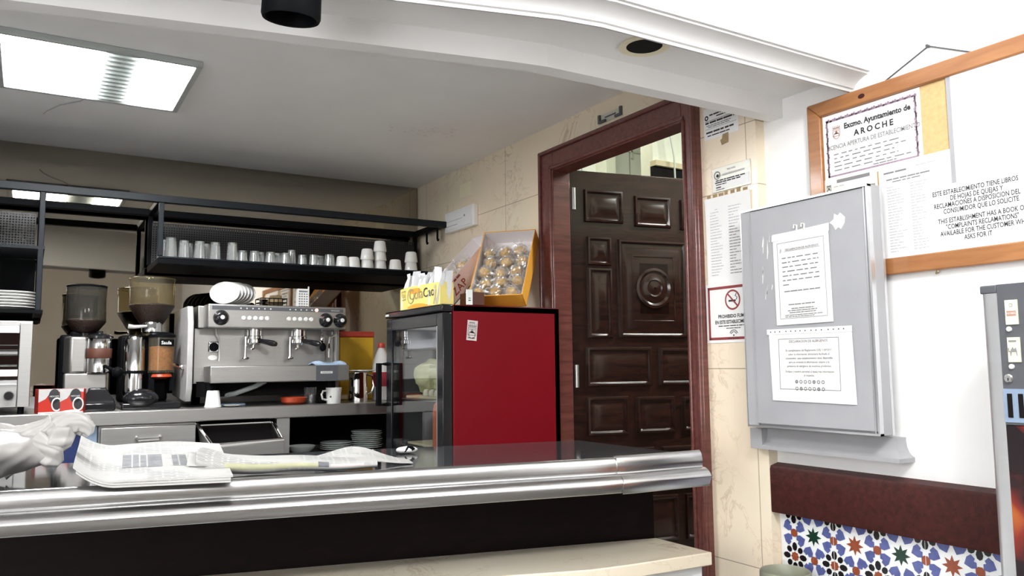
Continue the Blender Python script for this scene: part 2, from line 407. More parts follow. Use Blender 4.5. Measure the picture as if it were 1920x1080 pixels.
def tag(o, label, cat, group=None, kind=None):
    o['label'] = label; o['category'] = cat
    if group: o['group'] = group
    if kind: o['kind'] = kind
    return o
def thing(name, label, cat, loc, R=None, group=None):
    o = bpy.data.objects.new(name, None); COL.objects.link(o); o.empty_display_size = .05
    o.location = loc
    if R is not None: o.rotation_euler = R.to_euler() if isinstance(R, Matrix) else Euler((0, 0, R))
    return tag(o, label, cat, group)
def struct(o): o['kind'] = 'structure'; return o
def dup(root, loc, rz=None, label=None, scale=None):
    r = root.copy(); COL.objects.link(r); r.location = loc
    if rz is not None: r.rotation_euler = (0, 0, rz)
    if scale is not None: r.scale = (scale,) * 3
    if label: r['label'] = label
    for ch in list(root.children):
        c = ch.copy(); COL.objects.link(c); c.parent = r
        for g in list(ch.children):
            d = g.copy(); COL.objects.link(d); d.parent = c
    return r
# frame of something flat on the right-hand wall: x to the right as seen from the room, y up, z out of the wall
RW = Matrix(((0, 0, -1), (-1, 0, 0), (0, 1, 0)))
# frame of something flat that faces the customer: x right, y up, z towards the customer
RF = Matrix(((1, 0, 0), (0, 0, -1), (0, 1, 0)))

# ------------------------------------------------------------------ camera
cam = bpy.data.cameras.new('camera'); co = bpy.data.objects.new('camera', cam); COL.objects.link(co)
VX, VY, CX, CY = (3440., 659.), (50., 695.), 960., 540.
F = math.sqrt(-((VX[0] - CX) * (VY[0] - CX) + (VX[1] - CY) * (VY[1] - CY)))
ax = Vector((VX[0] - CX, CY - VX[1], -F)).normalized(); ay = Vector((VY[0] - CX, CY - VY[1], -F)).normalized(); az = ax.cross(ay)
co.matrix_world = Matrix.Translation((-2, 0, 1.25)) @ Matrix((ax, ay, az)).to_4x4()
cam.sensor_width = 36; cam.lens = F / 1920 * 36; cam.clip_start = .02
sc.camera = co

# ------------------------------------------------------------------ setting
XL, YF, YB = -4.4, -4.6, 4.4          # left wall, wall behind the camera, back wall
ZC, ZM = 2.335, 2.72                   # ceiling over the bar, ceiling of the customers' room
WX = .04                               # white wall plane; the marble cladding stands proud of it at x = 0
struct(MB().box(XL - .1, YF - .1, -.1, 3.2, 2.3, 0).build('floor', 'floor'))
struct(MB().box(XL - .1, 2.3, -.1, 3.2, YB + .2, 0).build('floor', 'barfloor'))
struct(MB().box(XL, 1.68, ZC, 0, YB, ZC + .08).build('ceiling', 'ceiling'))
struct(MB().box(XL, YF, ZM, WX, 1.75, ZM + .08).build('ceiling', 'plaster'))
struct(MB().box(XL - .1, YB, 0, .13, YB + .1, ZM).build('wall_back', 'farpaint'))
struct(MB().box(XL - .1, YF, 0, XL, YB, ZM).build('wall_left', 'plaster'))
struct(MB().box(XL - .1, YF - .1, 0, .2, YF, ZM).build('wall_front', 'farpaint'))
struct(MB().box(WX, YF, 0, .2, 1.757, ZM).build('wall_right', 'plaster'))
# made-up bright window out of view, added to light the bar and right wall
wn = thing('added_window_1', 'added bright window out of view that lights the bar', 'window', (XL, -.3, .6)); struct(wn)
MB().box(XL + .002, -1.2, .65, XL + .012, .6, 2.25).build('pane', 'fill_glow', wn)
b = MB(); b.box(XL + .001, -1.28, .57, XL + .05, -1.2, 2.33); b.box(XL + .001, .6, .57, XL + .05, .68, 2.33); b.box(XL + .001, -1.2, .57, XL + .05, .6, .65); b.box(XL + .001, -1.2, 2.25, XL + .05, .6, 2.33); b.box(XL + .013, -.325, .65, XL + .045, -.275, 2.25); b.build('frame', 'plaster', wn)
# marble clad length of the right wall, with the door opening
b = MB(); b.box(0, 1.757, 0, .12, 2.075, ZM); b.box(0, 3.0, 0, .12, YB, ZM); b.box(0, 2.075, 2.15, .12, 3.0, ZM)
struct(b.build('wall_right', 'marble'))

# dropped beam above the bar front: trough shaped underside, lower lip at the back, crown moulding in front
lip = [(XL, 2.49), (-2.081, 1.96), (-.95, 1.722), (-.86, 1.708), (-.511, 1.704), (WX, 1.70)]
fr_ = [(XL, 2.22), (-1.352, 1.545), (-.99, 1.448), (-.88, 1.432), (-.5, 1.43), (WX, 1.43)]
b = MB()
def strip(bk, ft, z0, z1):
    for i in range(len(bk) - 1):
        b.prism([ft[i], ft[i + 1], bk[i + 1], bk[i]], z0, z1)
strip([(x, y - .02) for x, y in lip], fr_, 2.092, ZM)
strip([(x, y + .03) for x, y in lip], [(x, y - .022) for x, y in lip], 2.031, 2.36)
struct(b.build('ceiling', 'plaster'))
# crown moulding (profile: distance out of the beam face, height)
prof = [(0, 2.036), (.006, 2.036), (.006, 2.044), (.012, 2.046), (.016, 2.056), (.030, 2.066), (.048, 2.074), (.058, 2.076), (.058, 2.082), (.066, 2.082), (.066, 2.094), (0, 2.094)]
rings = []
for i, (x, y) in enumerate(fr_):
    a = Vector(fr_[max(0, i - 1)]); c = Vector(fr_[min(len(fr_) - 1, i + 1)]); t = (c - a).normalized(); nrm = Vector((t.y, -t.x))
    rings.append([(x + nrm.x * d, y + nrm.y * d, z) for d, z in prof])
struct(MB().loft(rings).build('trim_1', 'moulding'))

# flaked paint patch on the bar ceiling
b = MB()
for i in range(46):
    x = random.gauss(-.47, .085); y = random.gauss(3.28, .035); r = random.uniform(.004, .012); n = 5
    b.add([(x + r * math.cos(k * 2 * PI / n + i) * random.uniform(.6, 1.3), y + r * math.sin(k * 2 * PI / n + i) * .7, ZC - .002 - random.random() * .004) for k in range(n)], [tuple(range(n))])
fl = b.build('paint_flakes', 'chip'); struct(fl)

# round hole left by a lamp in the beam
ht = thing('lamp_hole', 'round empty black lamp hole with worn rim in the white beam', 'lamp hole', (-.632, 1.565, 2.09))
MB().lathe([(.066, 2.0915), (.069, 2.0885), (.055, 2.0875), (.047, 2.0895), (.047, 2.0915)], (-.632, 1.565, 0), 32).build('rim', 'cream', ht)
MB().disc((-.632, 1.565), .048, 2.0893, 28).build('hole_shade', 'void', ht)  # flat dark disc painted for the shade inside the hole

# kitchen seen over the open door
b = MB(); b.box(.12, 4.3, 0, 3.0, 4.36, 3.0)
for k in range(1, 14): b.box(.12 + k * .21, 4.297, 0, .124 + k * .21, 4.3, 3.0, 1)
for k in (2.26, 2.56, 2.86): b.box(.12, 4.297, k, 3.0, 4.3, k + .004, 1)
struct(b.build('wall_kitchen_back', ['kitchentile', 'greyink']))
struct(MB().box(1.29, 4.18, 0, 1.37, 4.30, 3.0).build('trim_2', 'kitchenpaint'))
b = MB(); b.box(1.55, 4.285, 2.745, 1.85, 4.298, 2.757); b.box(1.60, 4.285, 2.70, 1.612, 4.298, 3.0); struct(b.build('trim_5', 'white'))
struct(MB().box(.957, 3.36, 0, 3.0, 3.44, 3.0).build('wall_kitchen_middle', 'kitchenpaint'))
struct(MB().box(3.0, .2, 0, 3.1, 4.36, 3.0).build('wall_kitchen_right', 'kitchendark'))
struct(MB().box(.2, .2, 0, 3.0, .3, 2.3).build('wall_kitchen_front', 'kitchendark'))
struct(MB().box(.2, .2, 2.3, 3.0, .3, 3.0).build('wall_kitchen_front', 'kitchenpaint'))  # pale upper part of the unseen wall, added for the door leaf's sheen
struct(MB().box(.12, .2, 3.0, 3.1, 4.36, 3.05).build('ceiling', 'kitchenpaint'))
hd = thing('extractor_hood', 'pale extractor hood with dark slot seen over the open door', 'hood', (1.5, 3.5, 2.34))
MB().box(.955, 3.335, 2.385, 2.3, 3.359, 2.9).build('hood_body', 'kitchenpaint', hd)
MB().box(.955, 3.31, 2.355, 2.3, 3.359, 2.385).build('hood_lip', 'boardwood', hd)
MB().box(.955, 3.33, 2.27, 2.28, 3.359, 2.355).build('filter_slot', 'void', hd)
tag(MB().tube([(1.00, 3.28, 2.75), (1.03, 3.275, 2.55), (1.055, 3.27, 2.40), (1.06, 3.27, 2.0)], .005).build('cable_hanging', 'plateglass'), 'thin pale cable hanging in front of the kitchen hood', 'cable')

# ------------------------------------------------------------------ door
dr = thing('door_1', 'dark carved wooden door standing open into the kitchen', 'door', (0, 2.95, 0)); struct(dr)
b = MB()
def jamb(y0, y1, z0, z1, horiz=False):
    b.box(-.022, y0, z0, .12, y1, z1)
b.box(-.024, 2.005, 0, .12, 2.075, 2.222); b.box(-.024, 2.90, 0, .072, 3.008, 2.222); b.box(-.024, 2.075, 2.115, .072, 2.90, 2.222)
# raised mouldings round the frame
for (y0, z0, y1, z1) in ((2.008, 0, 2.025, 2.218), (2.988, 0, 3.004, 2.218), (2.025, 2.20, 2.988, 2.218)): b.box(-.036, y0, z0, -.02, y1, z1)
for (y0, z0, y1, z1) in ((2.056, 0, 2.070, 2.12), (2.905, 0, 2.925, 2.14), (2.06, 2.12, 2.925, 2.136)): b.box(-.032, y0, z0, -.02, y1, z1)
b.build('door_frame', 'framewood', dr, bevel=.005)
ang = math.radians(-11.8)
LT = Matrix.Translation((.098, 2.95, 0)) @ Matrix.Rotation(ang, 4, 'Z') @ RF.to_4x4()
b = MB(LT); b.box(0, 0.01, -.045, .82, 2.147, 0)
leaf = b.build('leaf', 'darkwood', dr, bevel=.004)
def panel(x0, z0, x1, z1, name='raised_panel'):
    b = MB(LT); w = .016
    R = lambda k, h: [(x0 + k, z0 + k, h), (x1 - k, z0 + k, h), (x1 - k, z1 - k, h), (x0 + k, z1 - k, h)]
    b.loft([R(0, -.001), R(.004, .014), R(.012, .016), R(.020, .004), R(.026, .004), R(.044, .013)])
    b.build(name, 'darkwood', leaf)
for a in ((.075, 1.905, .275, 2.06), (.335, 1.895, .53, 2.045), (.583, 1.89, .775, 2.04), (.085, 1.705, .21, 1.84), (.085, 1.37, .21, 1.695), (.64, 1.705, .765, 1.84), (.64, 1.37, .765, 1.695),
          (.072, 1.15, .407, 1.33), (.447, 1.15, .77, 1.325), (.07, .93, .28, 1.105), (.322, .932, .525, 1.10), (.563, .935, .775, 1.095), (.072, .68, .407, .87), (.447, .68, .77, .87), (.07, .44, .28, .65), (.322, .44, .525, .65), (.563, .44, .775, .65), (.072, .15, .407, .39), (.447, .15, .77, .39)): panel(*a)
panel(.243, 1.372, .605, 1.832, 'square_surround'); panel(.305, 1.44, .545, 1.765, 'square_surround')
b = MB(LT); b.lathe([(.092, .010), (.095, .018), (.083, .021), (.072, .013), (.060, .014), (.040, .021), (.034, .017), (.018, .019), (.004, .022)], (.425, 1.605, 0), 32); b.build('round_boss', 'darkwood', leaf)
for z in (.35, 1.15, 1.95):
    MB().cyl((.09, 2.90, z), (.09, 2.90, z + .10), .010).build('hinge', 'steel_dark', dr)

# ------------------------------------------------------------------ mirror
tag(MB().box(XL + .02, YB - .008, 1.0, -.004, YB - .001, ZC - .002).build('wall_mirror', 'mirror'), 'smoked brownish mirror covering the whole back wall', 'mirror')

# ------------------------------------------------------------------ ceiling light over the bar
cl = thing('ceiling_light', 'square lit ceiling light with louvres above the bar', 'ceiling light', (-1.82, 3.2, ZC))
LX0, LX1, LY0, LY1 = -2.115, -1.53, 2.925, 3.475
b = MB(); zt = ZC - .022
b.box(LX0 - .03, LY0 - .02, zt, LX1 + .022, LY0, ZC); b.box(LX0 - .03, LY1, zt, LX1 + .022, LY1 + .02, ZC); b.box(LX0 - .03, LY0, zt, LX0, LY1, ZC); b.box(LX1, LY0, zt, LX1 + .022, LY1, ZC)
b.build('frame', 'louver', cl, bevel=.003)
MB().box(LX0, LY0, ZC - .010, -1.815, LY1, ZC - .002).build('lit_panel', 'diffuser', cl)
MB().box(-1.70, LY0, ZC - .010, LX1, LY1, ZC - .002).build('lit_panel', 'diffuser', cl)
b = MB(); b.box(-1.815, LY0, ZC - .006, -1.70, LY1, ZC - .001)
for k in range(12):
    y = LY0 + .03 + k * .045; b.sweep([(-1.83, y, ZC - .020), (-1.83, y + .006, ZC - .020), (-1.83, y + .016, ZC - .008), (-1.83, y + .010, ZC - .008)], (.145, 0, 0))
b.build('louvre_strip', 'louver', cl)
tag(MB().tube([(-1.83, 3.495, ZC - .003), (-1.86, 3.58, ZC - .004), (-1.93, 3.68, ZC - .003), (-1.97, 3.78, ZC - .004), (-1.985, 3.84, ZC - .003)], .0022, 6).build('lamp_cable', 'louver'), 'thin pale cable running across the ceiling from the bar light', 'cable')

# black spotlight can on the beam
sp = thing('spotlight', 'black cylindrical spotlight fixed under the white beam', 'spotlight', (-1.567, 1.63, 2.08))
Rs = Matrix.Rotation(math.radians(8), 4, 'X')
MB(Matrix.Translation((-1.548, 1.63, 2.09)) @ Rs).lathe([(.004, -.001), (.056, -.001), (.060, -.012), (.062, -.094), (.059, -.101), (.054, -.099), (.050, -.05), (.004, -.045)], (0, 0, 0), 36).build('can', 'black', sp)
MB(Matrix.Translation((-1.548, 1.63, 2.09)) @ Rs).lathe([(.046, -.055), (.030, -.068), (.004, -.072)], (0, 0, 0), 28).build('lens', 'blackgloss', sp)

# ------------------------------------------------------------------ bar counter
def off(pts, d):
    """push a plan polyline towards the customer by d"""
    out = []
    for i, p in enumerate(pts):
        a = Vector(pts[max(0, i - 1)]); c = Vector(pts[min(len(pts) - 1, i + 1)]); t = (c - a).normalized()
        out.append((p[0] + t.y * d, p[1] - t.x * d))
    return out
bf = [(-4.3, 2.47), (-2.037, 2.008), (-1.2, 1.842), (-.70, 1.742), (-.61, 1.729), (-.345, 1.713)]
bar = thing('bar_counter', 'bar counter with polished steel front edge and dark top', 'bar counter', (-1.8, 2.2, 0))
top = [(-4.3, 2.47), (-2.037, 2.012), (-1.2, 1.846), (-.70, 1.746), (-.61, 1.733), (-.40, 1.722), (-.408, 2.204), (-.569, 2.236), (-1.3, 2.40), (-2.2, 2.58), (-4.3, 3.0)]
b = MB(); b.prism(top, .955, .9985); b.build('countertop', 'granite', bar, bevel=.002)
nprof = [(-.004, .965), (-.006, 1.0), (.000, 1.001), (.005, .999), (.010, .993), (.0135, .982), (.015, .970), (.0125, .9615), (.0145, .9585), (.024, .9575), (.036, .953), (.045, .945), (.0495, .9375), (.0500, .934), (.0405, .913), (.038, .911), (-.02, .911), (-.02, .955)]
def nos(pts, grow=0.):
    rings = []
    for i, p in enumerate(pts):
        a = Vector(pts[max(0, i - 1)]); c = Vector(pts[min(len(pts) - 1, i + 1)]); t = (c - a).normalized()
        rings.append([(p[0] + t.y * (d + (grow if d > -.004 else 0)), p[1] - t.x * (d + (grow if d > -.004 else 0)), z + (grow if z > .99 else -grow if z < .92 else 0)) for d, z in nprof])
    return MB().loft(rings)
nos(bf).build('steel_edge', 'nosing', bar)
nos([(-.632, 1.733), (-.60, 1.728), (-.343, 1.7125)], .0032).build('edge_cap', 'nosing', bar)
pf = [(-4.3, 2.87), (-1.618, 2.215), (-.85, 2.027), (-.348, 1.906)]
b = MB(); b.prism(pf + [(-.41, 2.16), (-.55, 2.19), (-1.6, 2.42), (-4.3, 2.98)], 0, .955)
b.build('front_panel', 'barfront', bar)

# tiles: pattern drawn in a local frame as glazed inlays
def tile_field(b, u0, u1, v0, v1, P=.14, ou=0., ov=0.):
    z = .0012
    def poly(pts, mi):
        if all(u0 <= p[0] <= u1 and v0 <= p[1] <= v1 for p in pts): b.add([(p[0], p[1], z) for p in pts], [tuple(range(len(pts)))], mi)
    def star(cx_, cy_, r, r2, k, mi, a0=0.):
        pts = [(cx_ + (r if i % 2 == 0 else r2) * math.cos(a0 + i * PI / k), cy_ + (r if i % 2 == 0 else r2) * math.sin(a0 + i * PI / k)) for i in range(2 * k)]
        if all(u0 <= p[0] <= u1 and v0 <= p[1] <= v1 for p in pts):
            b.add([(cx_, cy_, z)] + [(p[0], p[1], z) for p in pts], [(0, i + 1, (i + 1) % (2 * k) + 1) for i in range(2 * k)], mi)
    def oval(cx_, cy_, a, r1, r2, mi):
        poly([(cx_ + r1 * math.cos(t) * math.cos(a) - r2 * math.sin(t) * math.sin(a), cy_ + r1 * math.cos(t) * math.sin(a) + r2 * math.sin(t) * math.cos(a)) for t in [i * 2 * PI / 8 for i in range(8)]], mi)
    def kite(cx_, cy_, a, r, mi):
        poly([(cx_ + q * math.cos(a) - w * math.sin(a), cy_ + q * math.sin(a) + w * math.cos(a)) for q, w in ((r * .235, 0), (r * .33, .105 * r), (r * .425, .125 * r), (r * .465, .035 * r), (r * .425, 0), (r * .465, -.035 * r), (r * .425, -.125 * r), (r * .33, -.105 * r))], mi)
    i0, i1, j0, j1 = int((u0 - ou) / P) - 2, int((u1 - ou) / P) + 2, int((v0 - ov) / P) - 2, int((v1 - ov) / P) + 2
    for i in range(i0, i1):
        for j in range(j0, j1):
            X, Y = ou + i * P, ov + j * P
            star(X, Y, .20 * P, .10 * P, 8, 4 if (i + j) % 2 else 3)
            for k in range(8): kite(X, Y, PI / 8 + k * PI / 4, P, 2)
            star(X + P / 2, Y, .092 * P, .092 * P, 4, 4, PI / 8); star(X, Y + P / 2, .092 * P, .092 * P, 4, 4, PI / 8)
            X2, Y2 = X + P / 2, Y + P / 2
            star(X2, Y2, .105 * P, .085 * P, 8, 4)
            for k in range(8):
                r = .21 * P if k % 2 == 0 else .20 * P
                oval(X2 + r * math.cos(k * PI / 4), Y2 + r * math.sin(k * PI / 4), k * PI / 4, (.095 if k % 2 == 0 else .072) * P, (.066 if k % 2 == 0 else .064) * P, 1)
            # thin joints between the square tiles
    k = math.ceil((u0 - ou - P / 2) / (2 * P))
    while ou + P / 2 + k * 2 * P < u1:
        x = ou + P / 2 + k * 2 * P; b.add([(x - .0006, v0, z * 1.3), (x + .0006, v0, z * 1.3), (x + .0006, v1, z * 1.3), (x - .0006, v1, z * 1.3)], [(0, 1, 2, 3)], 0); k += 1
TM = ['tile_white', 'tile_black', 'tile_blue', 'tile_green', 'tile_brown']

lg = thing('bar_ledge', 'low pale marble ledge on a tiled base below the bar', 'ledge', (-1.2, 1.9, 0))
lf = [(-4.3, 2.62), (-1.6, 1.99), (-.95, 1.775), (-.74, 1.705), (-.62, 1.69), (-.34, 1.674)]
b = MB(); b.prism(lf + [(-.344, 1.902), (-.85, 2.024), (-1.618, 2.212), (-4.3, 2.868)], .689, .725); b.build('marble_slab', 'ledge_marble', lg, bevel=.003)
lf2 = [(p[0], p[1] + .03) for p in lf]; lf2[-1] = (-.352, lf2[-1][1])
b = MB(); b.prism(lf2 + [(-.352, 1.89), (-.85, 2.0), (-1.618, 2.19), (-4.3, 2.85)], 0, .689)
base = b.build('base_wall', 'tile_white', lg)
a, c = Vector(lf2[-3]), Vector(lf2[-1]); d = (c - a).normalized()
T = Matrix.Translation((a.x, a.y, 0)) @ Matrix(((d.x, 0, d.y), (d.y, 0, -d.x), (0, 1, 0))).to_4x4()
b = MB(T); tile_field(b, .0, (c - a).length, .30, .688, ou=.05, ov=.66); b.build('tile_pattern', TM, lg, smooth=False, recalc=False)

# wainscot of tiles with a wooden cap on the white wall
TW = Matrix.Translation((WX - .012, 1.745, 0)) @ RW.to_4x4()
b = MB(TW); b.box(0, 0, -.012, 4.6, .80, 0); tile_field(b, 0, 1.1, .30, .80, ou=.120, ov=.732)
struct(b.build('wall_right', TM, smooth=False))
b = MB(); b.sweep([(WX, 1.783, .788), (.004, 1.783, .788), (.002, 1.783, .793), (.002, 1.783, .920), (.006, 1.783, .930), (WX, 1.783, .938)], (0, -4.6, 0))
struct(b.build('trim_3', 'railwood'))

# ------------------------------------------------------------------ back bar
YC = 3.8; ZT = 1.073
bc = thing('back_counter', 'long stainless steel worktop along the mirror wall', 'worktop', (-2.0, 4.1, 0))
b = MB(); b.box(XL + .02, YC, 1.016, -.004, YB - .01, ZT); b.build('worktop', 'steel', bc, bevel=.004)
struct(MB().box(XL + .02, YB - .028, ZT + .001, -.004, YB - .009, ZT + .055).build('trim_4', 'steel_dark'))
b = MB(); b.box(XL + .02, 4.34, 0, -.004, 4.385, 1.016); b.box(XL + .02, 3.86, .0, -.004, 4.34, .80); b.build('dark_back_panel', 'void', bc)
b = MB(); b.box(-.985, 3.815, .80, -.925, 4.3, 1.016); b.build('side_panel', 'steel_dark', bc)
MB().box(-.925, 3.84, .80, -.004, 4.34, .83).build('lower_shelf', 'steel_dark', bc)
MB().box(XL + .02, 3.83, .80, -1.79, 4.3, 1.016).build('blue_panel', 'blue', bc)
MB().box(-1.79, 3.822, .80, -1.735, 4.3, 1.016).build('side_panel', 'bluegrey', bc)

du = thing('drawer_unit', 'grey steel drawer unit with a pull handle under the worktop', 'drawer unit', (-1.54, 4.0, .80))
MB().box(-1.730, 3.84, .802, -1.34, 4.3, 1.012).build('carcass', 'steel_dark', du)
fr = MB().box(-1.722, 3.806, .806, -1.345, 3.839, 1.004).build('drawer', 'steel', du, bevel=.003)
MB().tube([(-1.585, 3.808, .962), (-1.585, 3.785, .957), (-1.58, 3.775, .95), (-1.50, 3.775, .951), (-1.492, 3.785, .957), (-1.492, 3.808, .962)], .006).build('handle', 'chrome', fr)

kb = thing('knock_box', 'open tilted steel waste drawer under the espresso machine', 'waste drawer', (-1.16, 3.75, .80))
b = MB(); x0, x1 = -1.335, -.992
fz = .925; bz = 1.0; yf, yb = 3.655, 3.84
b.loft([[(x0 + .035, yf, .802), (x1 - .0, yf, .802), (x1, yb, .802), (x0 + .035, yb, .802)], [(x0 + .03, yf, fz - .012), (x1, yf, fz), (x1, yb, bz), (x0, yb, bz)],
        [(x0 + .042, yf + .014, fz - .008), (x1 - .014, yf + .014, fz + .004), (x1 - .014, yb, bz), (x0 + .014, yb, bz)], [(x0 + .045, yf + .02, .812), (x1 - .014, yf + .02, .812), (x1 - .014, yb - .01, .812), (x0 + .04, yb - .01, .812)]])
b.build('drawer_box', 'steel', kb, bevel=.002)
MB().tube([(x0, yb, bz + .003), (x0 + .035, yf + .006, fz - .006), (x1 - .006, yf + .006, fz + .006), (x1 - .006, yb, bz + .003)], .008).build('rolled_rim', 'chrome', kb)
b = MB(); b.loft([[(x0 + .050, yf + .024, .815), (x1 - .018, yf + .024, .815), (x1 - .018, yb - .014, .815), (x0 + .045, yb - .014, .815)], [(x0 + .047, yf + .018, fz - .016), (x1 - .017, yf + .018, fz - .004), (x1 - .017, yb - .004, bz - .006), (x0 + .018, yb - .004, bz - .006)]], caps=False); b.box(x0 + .05, yf + .03, .813, x1 - .02, yb - .02, .816); b.build('dark_lining', 'void', kb)  # dark sheet standing in for the shade inside the steel drawer

# ------------------------------------------------------------------ hanging glass shelf
sf = thing('hanging_shelf', 'black hanging steel shelf frame with perforated backs before the mirror', 'shelf', (-1.2, 4.15, 1.5))
YS, YSB = 3.95, 4.33
def bar_(name, p0, p1, w=.016, m='rail_steel'):
    a, c = Vector(p0), Vector(p1); lo = [min(a[i], c[i]) - w for i in range(3)]; hi = [max(a[i], c[i]) + w for i in range(3)]
    return MB().box(*lo, *hi).build(name, m, sf, bevel=.003)
bar_('top_rail', (-3.2, YS, 2.034), (-.05, YS, 2.034), .017); bar_('top_rail', (-3.2, YSB, 2.034), (-.05, YSB, 2.034), .017, 'black')
bar_('cross_rail', (-.05, YS + .03, 2.034), (-.05, YSB - .03, 2.034), .015, 'black'); bar_('cross_rail', (-1.497, YS + .03, 2.034), (-1.497, YSB - .03, 2.034), .013, 'black'); bar_('cross_rail', (-1.97, YS + .03, 2.034), (-1.97, YSB - .03, 2.034), .013, 'black')
for x in (-1.497, -1.97): bar_('upright', (x, YS, 1.78 if x > -1.6 else 1.50), (x, YS, 2.02), .011)
for x in (-1.497, -1.97, -.05): bar_('upright', (x, YSB, 1.78 if x > -1.6 else 1.50), (x, YSB, 2.02), .011, 'black')
b = MB(); b.box(-1.505, YS - .012, 1.732, -.05, YSB + .01, 1.764); shelf = b.build('glass_shelf', 'black', sf, bevel=.003)
MB().box(-1.505, YS - .0155, 1.760, -.05, YS - .011, 1.767).build('shelf_lip', 'rail_steel', sf)
MB().box(-1.49, YSB - .012, 1.766, -.06, YSB - .008, 1.985).build('perforated_back', 'perf', sf)
MB().box(-1.49, YSB - .006, 1.766, -.06, YSB - .004, 1.965).build('solid_back', 'black', sf)
MB().box(-3.2, YS - .012, 1.768, -1.955, YSB, 1.780).build('side_shelf', 'rail_steel', sf)
MB().box(-3.2, YSB - .012, 1.781, -1.99, YSB - .008, 1.985).build('perforated_back', 'perf', sf)
MB().box(-3.2, YSB - .012, 1.52, -1.985, YSB - .004, 1.766).build('solid_back', 'black', sf)
b = MB(); b.box(-3.2, YS - .014, 1.493, -1.952, YSB, 1.507); b.sweep([(-3.2, YS + .02, 1.493), (-3.2, YSB, 1.493), (-3.2, YSB, 1.46), (-3.2, YS + .20, 1.46)], (1.215, 0, 0)); b.build('side_shelf', 'black', sf)
for y in (4.02, 4.16):
    MB().tube([(-.05, y, 2.025), (-.05, y, 1.965), (-.05, y - .006, 1.955), (-.05, y - .014, 1.96)], .006, 6).build('hook', 'black', sf)

# glasses and cups upside down on the shelf
ZS = 1.7672
def make_glass(name, label, cat, r_top, r_bot, h, group, loc, m='glass', lip=False):
    """upside down tumbler: wide mouth below"""
    t = thing(name, label, cat, loc, 0, group); x, y, z = loc
    wall = .0022
    pr = [(r_top, 0), (r_top * .99, h * .04), (r_bot, h * .985), (r_bot * .93, h), (.002, h), (.002, h - .008), (r_bot - wall * 1.6, h - .010), (r_top - wall, 0)]
    MB().lathe(pr, (x, y, z), 24).build('body', m, t)
    if m == 'glass': MB().lathe([(r_bot * .97, h + .0006), (r_bot * .5, h + .0006), (r_bot * .5, h - .006), (r_bot * .97, h - .006)], (x, y, z), 20).build('thick_base', 'plateglass', t)
    return t
ordn = ['first', 'second', 'third', 'fourth', 'fifth', 'sixth', 'seventh', 'eighth', 'ninth', 'tenth', 'eleventh', 'twelfth']
gt = make_glass('tumbler', 'tall clear tumbler, first from the left end of the shelf', 'glass', .029, .023, .092, 'tumblers on the black shelf', (-1.505 + .035, 4.06, ZS))
tall = [(-1.445, 4.0), (-1.385, 4.01), (-1.352, 4.09), (-1.317, 4.0), (-1.277, 4.07), (-1.245, 4.0)]
for i, (x, y) in enumerate(tall): dup(gt, (x, y, ZS), 0, 'tall clear tumbler, %s from the left end of the shelf' % ordn[i + 1], .95 if i else 1.04)
dup(gt, (-1.168, 3.99, ZS), 0, 'clear tumbler standing taller at the start of the short glasses', .98)
gs = make_glass('short_glass', 'short clear glass, first of the low row on the black shelf', 'glass', .027, .022, .056, 'short glasses on the black shelf', (-1.118, 4.0, ZS))
for i, x in enumerate((-1.062, -1.028, -.985, -.945, -.91, -.815, -.765, -.725)): dup(gs, (x, 3.99 + (i % 2) * .03, ZS), 0, 'short clear glass, %s of the low row on the black shelf' % ordn[i + 1])
dup(gt, (-.868, 4.03, ZS), 0, 'clear tumbler rising above the middle of the low glasses', .86)
g2 = make_glass('short_glass', 'short clear glass just left of the first white cup', 'glass', .029, .024, .062, 'short glasses on the black shelf', (-.683, 3.99, ZS))
def make_cup(loc, label, group='white coffee cups on the black shelf'):
    """small white cup turned over, handle at the side"""
    t = thing('coffee_cup', label, 'cup', loc, 0, group); x, y, z = loc
    MB().lathe([(.031, 0), (.0315, .006), (.030, .018), (.026, .052), (.022, .058), (.019, .058), (.019, .055), (.003, .054), (.003, .048), (.022, .046), (.0285, .004)], (x, y, z), 28).build('body', 'white', t)
    MB().tube([(x + .024, y - .014, z + .046), (x + .034, y - .022, z + .044), (x + .036, y - .024, z + .028), (x + .031, y - .018, z + .018)], .0032, 6).build('handle', 'white', t)
    return t
def stack(x, y, n, labs):
    for k in range(n):
        if (x, y, k) == (first[0], first[1], 0): cup0['label'] = labs[0]
        else: dup(cup0, (x, y, ZS + k * .0485), None, labs[k])
first = (-.615, 3.99); cup0 = make_cup((first[0], first[1], ZS), 'single white coffee cup next to the clear glasses')
stack(-.553, 3.99, 1, ['single white coffee cup left of the two cup stack'])
stack(-.478, 3.99, 2, ['lower white cup of the left two cup stack', 'upper white cup of the left two cup stack'])
stack(-.402, 4.0, 3, ['lowest white cup of the three cup tower', 'middle white cup of the three cup tower', 'topmost white cup of the three cup tower'])
stack(-.318, 3.99, 1, ['single white coffee cup between the tower and the right stack'])
stack(-.225, 3.99, 2, ['lower white cup of the rightmost two cup stack', 'upper white cup of the rightmost two cup stack'])
for c in [o for o in COL.objects if o.get('category') == 'cup']: c.scale = (1.13, 1.13, 1.0); c.rotation_euler = (0, 0, 2.3)

